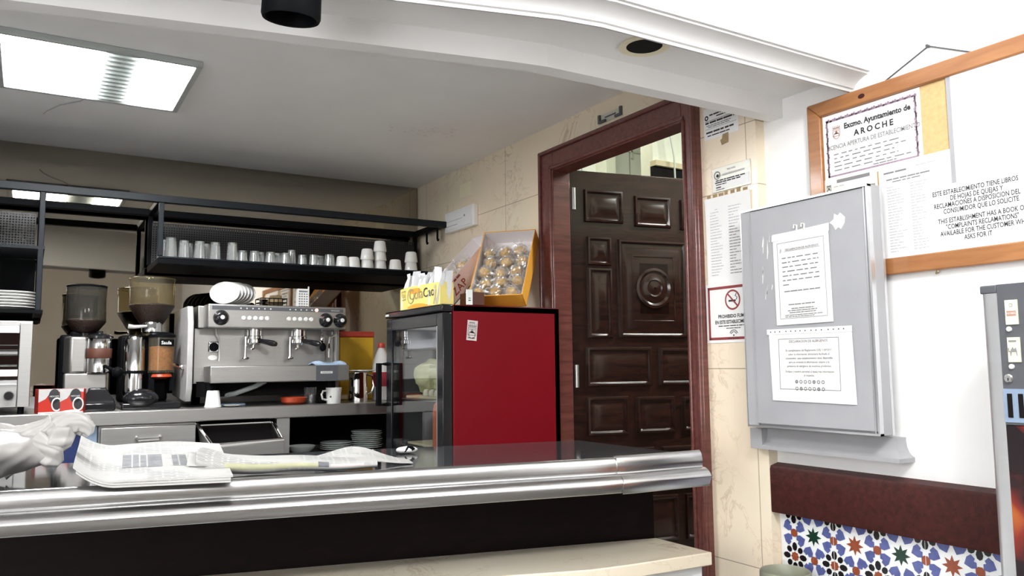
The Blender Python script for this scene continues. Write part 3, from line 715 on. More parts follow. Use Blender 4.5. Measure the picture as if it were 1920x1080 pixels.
# ------------------------------------------------------------------ plates
def make_plate(loc, label, r, group, m='white', h=.012, R=None):
    t = MB().lathe([(.002, 0), (r * .55, 0), (r * .62, .003), (r, h), (r * 1.0, h + .003), (r * .97, h + .0035), (r * .62, .006), (.002, .005)], (0, 0, 0), 36).build('plate', m)
    t.location = loc
    if R is not None: t.rotation_euler = R
    return tag(t, label, 'plate', group)
p0 = make_plate((-2.09, 4.06, 1.508), 'white plate, lowest of the pile on the left side shelf', .115, 'white plates on the side shelf')
for k in range(1, 6):
    p = p0.copy(); COL.objects.link(p); p.location = (-2.09 + (k % 2) * .004, 4.06, 1.508 + k * .0128)
    p['label'] = 'white plate, %s from below of the pile on the side shelf' % ordn[k]
p0 = make_plate((-.485, 3.96, .8305), 'greenish saucer, lowest of the tall pile under the worktop', .078, 'saucers under the worktop', 'plateglass')
for k in range(1, 9):
    p = p0.copy(); COL.objects.link(p); p.location = (-.485 + .003 * math.sin(k * 2), 3.96, .8305 + k * .0098); p['label'] = 'greenish saucer, %s from below of the tall pile under the worktop' % ordn[k]
p0 = make_plate((-.64, 3.98, .8305), 'greenish saucer, lowest of the low pile under the worktop', .080, 'saucers under the worktop', 'plateglass')
for k in range(1, 4):
    p = p0.copy(); COL.objects.link(p); p.location = (-.64, 3.98, .8305 + k * .0098); p['label'] = 'greenish saucer, %s from below of the low pile under the worktop' % ordn[k]
tag(MB().lathe([(.003, .83), (.035, .83), (.06, .85), (.072, .868), (.070, .869), (.055, .852), (.003, .836)], (-.83, 3.95, 0), 32).build('bowl', 'plateglass'), 'pale bluish bowl under the worktop beside the waste drawer', 'bowl')

# ------------------------------------------------------------------ toaster oven
to = thing('toaster_oven', 'steel bar toaster with white horizontal tubes at the left edge', 'toaster', (-2.2, 4.0, ZT))
TX0, TX1, TY, TB = -2.42, -1.985, 3.85, 4.2
b = MB(); b.box(TX1 - .045, TY, ZT + .03, TX1, TB, 1.447); b.box(TX0, TY, ZT + .03, TX0 + .045, TB, 1.447); b.box(TX0, TY + .02, 1.432, TX1, TB, 1.455); b.box(TX0, TB - .02, ZT + .03, TX1, TB, 1.447); b.box(TX0 + .045, TY + .004, ZT + .03, TX1 - .045, TB, ZT + .125)
b.box(TX0 + .04, TY + .012, ZT + .125, TX1 - .045, TB, ZT + .14)
b.build('body', 'steel_dark', to, bevel=.003)
MB().box(TX0 + .045, TB - .03, ZT + .13, TX1 - .045, TB - .02, 1.43).build('dark_inside', 'brown', to)
for z in (1.405, 1.228):
    MB().box(TX0 + .045, TY + .0, z, TX1 - .047, TY + .02, z + .027).build('white_rail', 'whiteplastic', to)
for z in (1.353, 1.333, 1.313, 1.272):
    MB().cyl((TX0 + .045, TY + .012, z), (TX1 - .05, TY + .012, z), .0038, n=10).build('grill_bar', 'chrome', to)
MB().box(TX0 + .05, TY + .02, 1.318, TX1 - .05, TB - .03, 1.33).build('rack', 'steel_dark', to)
MB().box(TX0 + .045, TY - .002, 1.194, TX1 - .047, TY + .012, 1.199).build('white_rail', 'whiteplastic', to)
b = MB(); b.cyl((-2.058, TY + .004, 1.150), (-2.058, TY - .018, 1.150), .019, .016, 24); b.build('knob', 'blackgloss', to)
for x in (TX0 + .03, TX1 - .03):
    for y in (TY + .03, TB - .03): MB().cyl((x, y, ZT), (x, y, ZT + .03), .012, n=12).build('foot', 'black', to)

# ------------------------------------------------------------------ red cartons
def carton(cx_, cy_, rz, label, T0=.1, W_=.088, D_=.055):
    t = thing('coffee_carton', label, 'carton', (cx_, cy_, ZT), rz, 'red cartons at the left end of the worktop')
    T = wmat(t); b = MB(T); b.box(-W_ / 2, -D_ / 2, 0, W_ / 2, D_ / 2, T0); bx = b.build('box', 'canred', t, bevel=.002)
    Tf = T @ Matrix.Translation((0, -D_ / 2 - .0008, 0)) @ RF.to_4x4()
    b = MB(Tf); b.add([(-W_ / 2, T0, 0), (W_ / 2, T0, 0), (W_ / 2, T0 * .86, 0), (W_ * .05, T0 * .93, 0), (-W_ * .2, T0 * .6, 0), (-W_ / 2, T0 * .45, 0)], [tuple(range(6))]); b.build('silver_corner', 'cansilver', t, smooth=False)
    b = MB(Tf); b.disc((W_ * .16, T0 * .70), .021, .0006, 24, 0, ry=.030); b.disc((W_ * .28, T0 * .36), .0155, .0006, 24, 0, ry=.022); b.build('dark_oval', 'ink', t, smooth=False)
    b = MB(Tf); b.disc((W_ * .28, T0 * .36), .021, .0009, 24, 0, r2=.0165, ry=.029); b.text('NESCAFE', .0085, (W_ * .16, T0 * .67, .001), sx=1.0)
    b.rect(-W_ / 2, .0, W_ / 2, .006, .0004); b.build('white_lettering', 'white', t, smooth=False)
carton(-1.918, 3.868, math.radians(14), 'red and silver coffee carton nearest the toaster')
carton(-1.828, 3.866, math.radians(-12), 'red coffee carton nearest the left coffee grinder')

# ------------------------------------------------------------------ coffee grinders
def grinder(nm, cx_, cy_, label, right):
    t = thing('coffee_grinder', label, 'coffee grinder', (cx_, cy_, ZT), 0)
    zt = 1.677 if right else 1.632; R = .101 if right else .083
    hx = cx_ + (.02 if right else .0)
    zc, zn = (1.545, 1.455) if right else (1.468, 1.418)
    hm = 'hopper' if right else 'hopper_dark'
    hp = MB().lathe([(R * .98, zt), (R, zt - .004), (R * .985, zc), (.05, zn + .01), (.034, zn), (.034, zn - .05)], (hx, cy_, 0), 40).build('hopper', hm, t)
    MB().lathe([(R * 1.01, zt - .006), (R * 1.02, zt + .001), (R * .9, zt + .006), (.004, zt + .008)], (hx, cy_, 0), 36).build('hopper_lid', hm if right else 'black', hp)
    bt = zc + (.010 if right else .012)
    MB().lathe([(.003, bt + .006), (R * .7, bt + .003), (R * .97, bt - .002), (R * 1.004, bt - .006), (R * .990, zc - .001), (.053, zn + .0095), (.037, zn), (.004, zn - .002)], (hx, cy_, 0), 32).build('beans', 'beans', hp)
    # motor body
    if right:
        MB().lathe([(.004, 1.40), (.036, 1.40), (.044, 1.385), (.045, 1.13), (.004, 1.13)], (cx_ - .052, cy_ - .05, 0), 32).build('motor_housing', 'ribbed', t)
        MB().lathe([(.047, 1.245), (.050, 1.243), (.050, 1.233), (.047, 1.231)], (cx_ - .052, cy_ - .05, 0), 32).build('band', 'black', t)
        b = MB(); b.lathe([(.040, 1.47), (.045, 1.46), (.045, 1.425), (.040, 1.418), (.004, 1.418)], (hx, cy_ - .02, 0), 32); b.build('adjusting_collar', 'ribbed', t)
        b = MB(); b.tube([(cx_ - .005, cy_ - .06, 1.45), (cx_ - .06, cy_ - .07, 1.445), (cx_ - .085, cy_ - .07, 1.448)], [.006, .009, .011]); b.build('lever', 'cansilver', t)
        b = MB(); b.box(cx_ - .11, cy_ - .0, 1.10, cx_ + .10, cy_ + .12, 1.41); b.build('rear_housing', 'black', t, bevel=.012)
        dx = cx_ + .062; dy = cy_ - .05
        d = MB().lathe([(.056, 1.40), (.058, 1.398), (.058, 1.235), (.05, 1.228)], (dx, dy, 0), 36).build('doser', 'hopper', t)
        MB().lathe([(.004, 1.36), (.053, 1.355), (.053, 1.245), (.004, 1.245)], (dx, dy, 0), 32).build('ground_coffee', 'coffee', d)
        MB().lathe([(.004, 1.425), (.045, 1.42), (.060, 1.41), (.060, 1.398), (.004, 1.398)], (dx, dy, 0), 36).build('doser_lid', 'black', d)
        b = MB()
        rr = .0592
        for k in range(10):
            a0 = -1.85 + k * .13; a1 = a0 + .13
            b.add([(dx + rr * math.cos(a0), dy + rr * math.sin(a0), 1.357), (dx + rr * math.cos(a1), dy + rr * math.sin(a1), 1.357), (dx + rr * math.cos(a1), dy + rr * math.sin(a1), 1.388), (dx + rr * math.cos(a0), dy + rr * math.sin(a0), 1.388)], [(0, 1, 2, 3)])
        lb = b.build('label', 'black', d)
        Tl = Matrix.Translation((dx + .012, dy - .0615, 1.365)) @ RF.to_4x4()
        MB(Tl).text('Saula', .022, (0, 0, .001), bold=.0004).build('lettering', 'white', lb, smooth=False)
        b = MB(); b.tube([(dx + .045, dy - .035, 1.272), (dx + .075, dy - .07, 1.262)], .007); b.ball((dx + .08, dy - .075, 1.26), .014); b.build('doser_lever', 'chrome', d)
        MB().box(dx - .055, dy - .03, 1.09, dx - .03, dy + .04, 1.23).build('support', 'black', t)
        MB().box(dx + .035, dy - .03, 1.15, dx + .055, dy + .04, 1.23).build('support', 'black', t)
        MB().lathe([(.004, 1.228), (.05, 1.228), (.055, 1.215), (.02, 1.205), (.004, 1.205)], (dx, dy, 0), 28).build('doser_outlet', 'terracotta', t)
        b = MB(); b.prism([(cx_ - .115, 3.90), (cx_ + .13, 3.90), (cx_ + .12, cy_ + .1), (cx_ - .11, cy_ + .1)], ZT, ZT + .03)
        b.build('base_tray', 'blackgloss', t, bevel=.008)
        b = MB(); b.ball((cx_ - .035, 3.93, ZT + .047), (.075, .05, .045)); b.build('tamper_fork', 'blackgloss', t)
    else:
        b = MB(); b.prism([(cx_ - .062, cy_ - .075), (cx_ + .005, cy_ - .075), (cx_ + .005, cy_ + .06), (cx_ - .085, cy_ + .06), (cx_ - .085, cy_ - .02)], 1.235, 1.40); b.build('motor_housing', 'steel', t, bevel=.01)
        b = MB(); b.box(cx_ - .082, cy_ - .07, 1.145, cx_ + .09, cy_ + .06, 1.237); b.build('lower_housing', 'steel', t, bevel=.008)
        b = MB(); b.box(cx_ - .10, cy_ + .0, 1.145, cx_ - .05, cy_ + .10, 1.41); b.box(cx_ - .06, cy_ - .03, 1.395, cx_ + .06, cy_ + .07, 1.425); b.build('rear_housing', 'black', t, bevel=.01)
        dx = cx_ + .055; dy = cy_ - .06
        d = MB().lathe([(.050, 1.392), (.051, 1.39), (.051, 1.347), (.050, 1.346)], (dx, dy, 0), 36).build('doser', 'ribbed', t)
        MB().lathe([(.0515, 1.346), (.0525, 1.344), (.0525, 1.304), (.0515, 1.302)], (dx, dy, 0), 36).build('brown_band', 'brown', d)
        MB().lathe([(.050, 1.302), (.051, 1.30), (.051, 1.24), (.047, 1.235), (.004, 1.235)], (dx, dy, 0), 36).build('lower_band', 'ribbed', d)
        MB().lathe([(.004, 1.425), (.012, 1.425), (.014, 1.415), (.04, 1.41), (.056, 1.402), (.056, 1.392), (.004, 1.392)], (dx, dy, 0), 36).build('doser_lid', 'blackgloss', d)
        b = MB(); b.tube([(dx + .02, dy - .05, 1.268), (dx + .04, dy - .07, 1.255), (dx + .065, dy - .085, 1.245)], [.007, .008, .012]); b.ball((dx + .07, dy - .09, 1.238), (.024, .02, .024)); b.build('doser_lever', 'black', d)
        b = MB(); b.prism([(cx_ - .04, 3.89), (cx_ + .115, 3.89), (cx_ + .11, cy_ + .08), (cx_ - .08, cy_ + .08)], ZT, ZT + .035); b.build('base_tray', 'blackgloss', t, bevel=.008)
        b = MB(); b.loft([[(cx_ + q[0] * s + .045, 3.94 + q[1] * s, z) for q in ((-.07, -.045), (.07, -.045), (.07, .06), (-.07, .06))] for s, z in ((1, ZT + .03), (.9, ZT + .05), (.55, ZT + .085), (.5, ZT + .10))]); b.build('tamper_fork', 'blackgloss', t, bevel=.006)
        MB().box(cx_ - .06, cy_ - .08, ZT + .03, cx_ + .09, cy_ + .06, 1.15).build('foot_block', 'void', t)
    return t
grinder('l', -1.777, 4.13, 'coffee grinder with smoked hopper and chrome doser, left of the pair', False)
grinder('r', -1.525, 4.11, 'coffee grinder with stained clear hopper next to the espresso machine', True)

# ------------------------------------------------------------------ espresso machine
em = thing('espresso_machine', 'two group stainless espresso machine on the back worktop', 'espresso machine', (-.98, 4.05, ZT))
X0, X1 = -1.318, -.648
b = MB(); b.box(-1.335, 3.98, 1.18, -.66, 4.31, 1.44); b.box(-1.325, 3.95, 1.44, -.655, 4.31, 1.545); b.build('body', 'steel', em, bevel=.004)
b = MB(); b.box(-1.30, 3.84, 1.438, -.645, 3.96, 1.548); cp = b.build('control_panel', 'steel', em, bevel=.005)
MB().box(-1.283, 3.8385, 1.521, -.66, 3.8405, 1.539).build('display_strip', 'vendgrey', cp)
Tp = Matrix.Translation((0, 3.8375, 0)) @ RF.to_4x4()
b = MB(Tp)
for x in [-1.155 + k * .0275 for k in range(6)] + [-.925 + k * .0268 for k in range(5)]:
    b.rect(x - .003, 1.527, x + .003, 1.533, 0)
b.text('RANCILIO', .0095, (-.70, 1.5265, 0)); b.build('display_marks', 'white', cp, smooth=False)
MB().cyl((-.795, 3.84, 1.530), (-.795, 3.835, 1.530), .0075, n=16).build('pilot_lamp', 'led', cp)
for x in [-1.141 + k * .027 for k in range(5)] + [-.929 + k * .0272 for k in range(5)]:
    MB().lathe([(.011, 0), (.011, .003), (.008, .006), (.003, .0065)], (x, 3.84, 1.484), 18, R=Matrix.Rotation(PI / 2, 4, 'X'), caps=True).build('button', 'white', cp)
for x, z in ((-1.243, 1.484), (-.748, 1.482), (-.675, 1.481)):
    k = MB().lathe([(.034, 0), (.035, .006), (.030, .016), (.024, .034), (.018, .038), (.003, .038)], (x, 3.84, z), 28, R=Matrix.Rotation(PI / 2, 4, 'X'), caps=True).build('knob', 'blackgloss', cp)
    MB().lathe([(.010, .038), (.009, .041), (.002, .0415)], (x, 3.84, z), 16, R=Matrix.Rotation(PI / 2, 4, 'X'), caps=True).build('knob_cap', 'white', k)
# sides, tray, feet
b = MB(); b.sweep([(-1.375, 3.93, 1.10), (-1.375, 3.955, 1.10), (-1.375, 4.31, 1.12), (-1.375, 4.31, 1.54), (-1.375, 3.93, 1.54), (-1.375, 3.90, 1.46), (-1.375, 3.90, 1.16)], (.026, 0, 0)); b.build('side_panel', 'cansilver', em, bevel=.004)
b = MB(); b.sweep([(-.66, 3.95, 1.13), (-.66, 4.31, 1.12), (-.66, 4.31, 1.54), (-.66, 3.95, 1.54)], (.02, 0, 0)); b.build('side_panel', 'steel_dark', em, bevel=.004)
b = MB(); b.box(-1.288, 3.82, 1.184, -.632, 3.99, 1.262); tr = b.build('drip_tray', 'steel', em, bevel=.005)
MB().box(-.80, 3.817, 1.186, -.69, 3.8195, 1.26).build('dark_plate', 'vendgrey', tr)
b = MB(Matrix.Translation((0, 3.8162, 0)) @ RF.to_4x4()); b.rect(-.778, 1.221, -.718, 1.232, 0); b.build('badge', 'white', tr, smooth=False)
b = MB(Matrix.Translation((0, 3.8160, 0)) @ RF.to_4x4()); b.text('RANCILIO', .0095, (-.748, 1.2232, .0005)); b.build('badge_lettering', 'ink', tr, smooth=False)
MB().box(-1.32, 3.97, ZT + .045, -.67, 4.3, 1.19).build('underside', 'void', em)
for x in (-1.272, -.70):
    for y in (3.90, 4.26): MB().cyl((x, y, ZT), (x, y, 1.185), .02, .024, 16).build('foot', 'black', em)
MB().tube([(-1.02, 3.9, 1.188), (-1.06, 3.92, 1.165), (-1.15, 3.96, 1.13), (-1.26, 4.02, 1.11)], .012).build('drain_hose', 'louver', em)
for x in (-1.068, -.855):
    g = MB().lathe([(.036, 1.445), (.036, 1.405), (.040, 1.402), (.040, 1.392), (.030, 1.386), (.004, 1.386)], (x, 3.93, 0), 28).build('brew_group', 'chrome', em)
    pfm = MB(); pfm.lathe([(.004, 1.389), (.033, 1.388), (.034, 1.372), (.024, 1.362), (.004, 1.362)], (x, 3.93, 0), 24); pfm.tube([(x - .004, 3.93, 1.365), (x - .006, 3.925, 1.347), (x - .018, 3.92, 1.338)], .007, 8); pfm.build('filter_holder', 'chrome', g)
    MB().tube([(x + .018, 3.90, 1.380), (x + .04, 3.865, 1.374), (x + .062, 3.83, 1.366), (x + .072, 3.815, 1.362)], [.010, .013, .015, .011], 12).build('filter_handle', 'blackgloss', g)
    tb = MB(); tb.tube([(x - .041, 3.93, 1.40), (x - .041, 3.93, 1.305)], .0055, 10); tb.lathe([(.004, 1.303), (.017, 1.303), (.019, 1.298), (.012, 1.292), (.004, 1.292)], (x - .041, 3.93, 0), 20); tb.build('water_pipe', 'chrome', em)
b = MB(); b.tube([(-.742, 3.92, 1.45), (-.742, 3.915, 1.41)], .005); b.lathe([(.005, 1.415), (.012, 1.40), (.012, 1.38), (.008, 1.37)], (-.742, 3.915, 0), 16); sw = b.build('steam_wand', 'chrome', em)
MB().ball((-.738, 3.912, 1.352), (.016, .016, .022)).build('wand_grip', 'black', sw)
MB().tube([(-.672, 3.93, 1.45), (-.672, 3.92, 1.42), (-.685, 3.905, 1.408), (-.705, 3.90, 1.40), (-.708, 3.90, 1.375), (-.708, 3.90, 1.30)], .0055, 10).build('steam_wand', 'chrome', em)
gd = MB().box(-1.272, 3.968, 1.327, -1.222, 3.982, 1.378).build('gauge', 'chrome', em, bevel=.006)
MB().cyl((-1.247, 3.970, 1.352), (-1.247, 3.963, 1.352), .021, n=24).build('gauge_dial', 'black', gd)
b = MB(Matrix.Translation((0, 3.977, 0)) @ RF.to_4x4()); b.disc((-1.25, 1.302), .021, 0, 24, ry=.012); b.build('oval_sticker', 'whiteplastic', em, smooth=False)
b = MB(); b.tube([(-1.24, 3.965, 1.438), (-1.238, 3.96, 1.41), (-1.225, 3.958, 1.39), (-1.222, 3.96, 1.30), (-1.224, 3.96, 1.285)], .003, 6); b.build('loose_cord', 'whiteplastic', em)
cl_ = MB(); cl_.sheet(lambda u, v: (-.80 + .155 * u, 3.825 + .12 * v, 1.268 + .008 * math.sin(u * 9) * math.sin(v * 5) + .010 * (1 - abs(2 * v - 1))), 16, 8, .006)
tag(cl_.build('cloth', 'bluecloth'), 'pale blue folded cloth lying on the drip tray', 'cloth')

# saucers leaning on top of the machine
p0 = make_plate((-1.195, 4.00, 1.6065), 'white saucer, front one of the row leaning on the espresso machine', .069, 'saucers leaning on the espresso machine', h=.012, R=(math.radians(55), math.radians(-8), math.radians(-14)))
for k in range(1, 6):
    p = p0.copy(); COL.objects.link(p); p.location = (-1.195 + k * .0195, 4.00 + k * .0185, 1.6065 + .0015 * k * (1 if k < 4 else .4)); p['label'] = 'white saucer, %s of the row leaning on the espresso machine' % ordn[k]
# wire basket with odds and ends
wb = thing('wire_basket', 'small dark wire basket behind the saucers on the machine', 'basket', (-.95, 4.12, 1.546))
b = MB()
for z in (1.553, 1.58, 1.60): b.tube([(-1.01, 4.06, z), (-.88, 4.06, z), (-.88, 4.17, z), (-1.01, 4.17, z), (-1.01, 4.06, z)], .0025, 6)
for k in range(7): b.cyl((-1.01 + k * .0216, 4.06, 1.546), (-1.01 + k * .0216, 4.06, 1.60), .002, n=6)
for k in range(7): b.cyl((-1.01 + k * .0216, 4.17, 1.546), (-1.01 + k * .0216, 4.17, 1.60), .002, n=6)
b.build('wire_frame', 'black', wb); MB().box(-1.008, 4.062, 1.546, -.882, 4.168, 1.55).build('basket_floor', 'black', wb)
def lump(name, label, c, r, m, cat):
    random.seed(hash(label) % 1000 if False else len(label)); ph = [random.uniform(0, 6) for _ in range(4)]
    return tag(MB().ball(c, r, 14, 9, f=lambda d: 1 + .12 * math.sin(5 * d.x + ph[0]) + .12 * math.sin(6 * d.z + ph[1]) + .1 * math.sin(7 * d.y + ph[2])).build(name, m), label, cat)
lump('crumpled_cloth', 'brownish crumpled rag lying in the wire basket', (-.925, 4.115, 1.585), (.04, .035, .034), 'tan', 'rag')
cb = thing('sugar_carton', 'small white printed carton standing on the espresso machine', 'carton', (-.808, 4.03, 1.546))
MB().box(-.838, 4.01, 1.546, -.779, 4.05, 1.650).build('box', 'paper', cb, bevel=.002)
b = MB(Matrix.Translation((0, 4.0095, 0)) @ RF.to_4x4()); b.rect(-.834, 1.632, -.786, 1.641, 0)
for k in range(6):
    for j in range(4): b.rect(-.834 + j * .0125, 1.557 + k * .0125, -.826 + j * .0125, 1.564 + k * .0125, 0)
b.build('printed_grid', 'greyink', cb, smooth=False)
b = MB(); b.cyl((-.786, 4.004, 1.546), (-.786, 4.004, 1.662), .004, n=8); b.build('white_edge_strip', 'white', cb)

# ------------------------------------------------------------------ things standing on the worktop
c = thing('upturned_cup', 'white plastic cup turned upside down on the worktop', 'cup', (-1.265, 3.862, ZT))
MB().lathe([(.037, .0), (.038, .004), (.036, .008), (.0345, .010), (.027, .074), (.025, .077), (.020, .077), (.019, .074), (.003, .074), (.003, .07), (.0245, .068), (.035, .0)], (-1.265, 3.862, ZT), 32).build('body', 'whiteplastic', c)
tag(MB().lathe([(.003, .001), (.025, .001), (.037, .007), (.0385, .009), (.036, .010), (.024, .005), (.003, .005)], (-1.18, 3.86, ZT), 32).build('saucer', 'white'), 'small white saucer lying in front of the drip tray', 'saucer')
tag(MB().box(-1.235, 3.90, ZT, -1.11, 3.98, ZT + .014).build('folded_cloth', 'bluegrey', bevel=.005), 'folded grey blue cloth lying under the espresso machine', 'cloth')
tag(MB().lathe([(.003, .002), (.045, .002), (.058, .012), (.064, .034), (.060, .036), (.052, .016), (.003, .010)], (-.884, 3.90, ZT), 36).build('clay_dish', 'terracotta'), 'orange red clay dish on the worktop below the drip tray', 'dish')
tag(MB().lathe([(.028, 0), (.031, .01), (.034, .08), (.032, .08), (.029, .012), (.003, .008)], (-.78, 3.97, ZT), 28).build('tumbler', 'glass'), 'clear glass standing behind the orange red dish', 'glass')
cs = thing('coffee_canister', 'dark canister with beige band under the right of the drip tray', 'canister', (-.69, 3.96, ZT))
MB().box(-.76, 3.93, ZT, -.63, 4.05, 1.115).build('body', 'void', cs, bevel=.01)
MB().box(-.66, 3.925, ZT + .015, -.60, 3.955, 1.112).build('beige_band', 'tan', cs, bevel=.004)
mg = thing('coffee_mug', 'white coffee mug with handle beside the steel pitcher', 'mug', (-.692, 3.875, ZT))
MB().lathe([(.003, .004), (.028, .004), (.034, .0), (.036, .008), (.0385, .07), (.039, .078), (.037, .078), (.034, .012), (.003, .009)], (-.692, 3.875, ZT), 32).build('body', 'white', mg)
MB().tube([(-.728, 3.868, ZT + .062), (-.750, 3.862, ZT + .062), (-.758, 3.86, ZT + .045), (-.752, 3.862, ZT + .024), (-.726, 3.868, ZT + .016)], .005, 8).build('handle', 'white', mg)
MB(Matrix.Translation((-.708, 3.838, ZT + .034)) @ RF.to_4x4()).disc((-.012, .0), .005, .002, 12).build('dark_emblem', 'ink', mg, smooth=False)
pt = thing('milk_pitcher', 'polished steel milk pitcher covered by a white plate', 'pitcher', (-.545, 3.93, ZT))
MB().lathe([(.003, .0), (.046, .0), (.048, .006), (.047, .06), (.045, .11), (.047, .146), (.049, .15), (.046, .15), (.043, .11), (.045, .01), (.003, .006)], (-.545, 3.93, ZT), 36).build('body', 'chrome', pt)
MB().tube([(-.502, 3.92, ZT + .138), (-.478, 3.905, ZT + .13), (-.472, 3.90, ZT + .08), (-.484, 3.905, ZT + .045), (-.500, 3.92, ZT + .035)], .005, 8).build('handle', 'chrome', pt)
make_plate((-.522, 3.925, ZT + .151), 'white plate lying as a lid on the steel pitcher', .068, None, h=.008)
bt = thing('bleach_bottle', 'white plastic bottle with red cap and dark red label', 'bottle', (-.395, 3.99, ZT))
MB().lathe([(.003, .002), (.040, .0), (.045, .006), (.046, .03), (.0445, .045), (.046, .06), (.046, .185), (.040, .215), (.022, .262), (.017, .272), (.016, .285), (.003, .285)], (-.395, 3.99, ZT), 36).build('body', 'whiteplastic', bt)
MB().lathe([(.019, .277), (.020, .280), (.019, .300), (.016, .304), (.003, .304)], (-.395, 3.99, ZT), 24).build('cap', 'redcap', bt)
b = MB(); b.lathe([(.0466, .075), (.0468, .077), (.0468, .148), (.0466, .15)], (-.395, 3.99, ZT), 36); b.build('label', 'redlabel', bt)
yp = thing('yellow_pack', 'mustard yellow pack with red top in front of the mirror', 'pack', (-.46, 4.28, ZT))
MB().box(-.545, 4.22, ZT, -.345, 4.34, 1.415).build('box', 'mustard', yp, bevel=.008)
MB().box(-.546, 4.219, 1.415, -.344, 4.341, 1.447).build('red_top', 'redcap', yp, bevel=.006)

# ------------------------------------------------------------------ things on the right-hand wall
def wall_thing(name, label, cat, y, z, x=0., rot=0., group=None):
    """local frame: x to the right along the wall, y up, z out into the room"""
    return thing(name, label, cat, (x, y, z), RW @ Matrix.Rotation(rot, 3, 'Z'), group)
def sheet_of(t, w, h, m='paper', th=.0012, curl=.0, name='sheet'):
    b = MB(wmat(t))
    if curl: b.sheet(lambda u, v: (u * w, v * h, .0012 + curl * (v ** 6 + .4 * abs(2 * u - 1) ** 5)), 12, 12, 0)
    else: b.box(0, 0, 0, w, h, th)
    return b.build(name, m, t, smooth=bool(curl))
INK = ['ink', 'greyink', 'paleink', 'redink', 'violetink', 'brownink']
def coat_of_arms(b, x, y, s, z, mi=5):
    b.border(x - .36 * s, y - .42 * s, x + .36 * s, y + .22 * s, .05 * s, z, mi)
    b.disc((x, y - .38 * s), .3 * s, z, 14, mi, r2=.24 * s)
    for k in range(5): b.add([(x - .36 * s + k * .16 * s, y + .34 * s, z), (x - .28 * s + k * .16 * s, y + .34 * s, z), (x - .32 * s + k * .16 * s, y + .58 * s, z)], [(0, 1, 2)], mi)
    b.rect(x - .36 * s, y + .27 * s, x + .36 * s, y + .36 * s, z, mi)
    b.rect(x - .10 * s, y - .22 * s, x + .10 * s, y + .10 * s, z, mi); b.rect(x - .24 * s, y - .22 * s, x + .24 * s, y - .14 * s, z, mi)
    for dx in (-.2, .2): b.disc((x + dx * s, y + .06 * s), .05 * s, z, 8, mi)

# papers on the marble beside the door
t = wall_thing('notice_paper', 'small white printed notice high beside the door under the beam', 'notice', 1.985, 2.024, 0, math.radians(0))
sheet_of(t, .157, .112)
b = MB(wmat(t)); z = .0018
b.disc((.014, .078), .009, z, 16, 0, r2=.004)
b.lines(.028, .15, .083, .005, z, 0, .95, 5, .2); b.lines(.06, .14, .074, .004, z, 0); b.rect(.008, .065, .15, .0665, z)
b.lines(.008, .15, .056, .0065, z, 0, .98, 5, .2); b.lines(.012, .14, .048, .003, z, 1); b.lines(.02, .13, .042, .003, z, 1); b.rect(.008, .037, .15, .038, z)
b.lines(.010, .14, .022, .006, z, 0, .98, 5, .3); b.lines(.016, .13, .011, .004, z, 0)
b.build('printed_text', INK, t, smooth=False)
t = wall_thing('tape_residue', 'brown patch of old tape below the highest white notice', 'tape patch', 1.905, 1.992)
MB(wmat(t)).add([(0, 0, .001), (.03, .003, .001), (.032, .038, .001), (.006, .036, .001), (.002, .022, .001), (-.006, .018, .001)], [(0, 1, 2, 3, 4, 5)]) if False else None
b = MB(wmat(t)); b.sweep([(0, 0, 0), (.03, .003, 0), (.032, .038, 0), (.006, .036, 0), (.002, .022, 0), (-.006, .018, 0)], (0, 0, .0015)); b.build('patch', 'tan', t)

t = wall_thing('wall_plaque', 'silvery plaque with round emblem beside the door', 'plaque', 1.952, 1.832)
b = MB(wmat(t)); b.box(0, 0, 0, .170, .084, .004); b.build('plate', 'plaque', t, bevel=.001)
b = MB(wmat(t)); z = .0046; b.rect(.012, .008, .165, .042, z, 0); b.build('white_field', 'paper', t, smooth=False)
b = MB(wmat(t)); z = .0052
b.disc((.024, .058), .0145, z, 20, 1, r2=.011); b.disc((.026, .056), .006, z, 10, 0); b.build('round_emblem', INK, t, smooth=False); b = MB(wmat(t)); b.lines(.07, .11, .068, .005, z, 2); b.lines(.048, .16, .053, .006, z, 2, .95, 5, .2)
b.lines(.018, .155, .037, .004, z, 0, .95); b.lines(.014, .15, .030, .004, z, 0, .9); b.lines(.018, .07, .023, .003, z, 0); b.lines(.018, .05, .013, .004, z, 0); b.lines(.018, .06, .006, .003, z, 1)
b.build('printed_text', INK, t, smooth=False)

t = wall_thing('price_list', 'tall white price list taped to the marble above the no smoking sign', 'price list', 1.990, 1.518)
sheet_of(t, .205, .298, curl=.004)
b = MB(wmat(t)); z = .0030
for k in range(26):
    y = .275 - k * .0098
    b.lines(.02, .075, y, .0022, z, 2, random.uniform(.5, 1)); b.lines(.105, .165, y, .0026, z, 2 if k < 9 else 1, random.uniform(.4, 1))
b.lines(.02, .07, .288, .003, z, 0); b.build('printed_text', INK, t, smooth=False)
b = MB(wmat(t))
for k in range(7): b.box(.01 + k * .027, .296, .001, .022 + k * .027 + random.random() * .008, .308 + random.random() * .006, .003)
b.build('tape', 'tan', t)

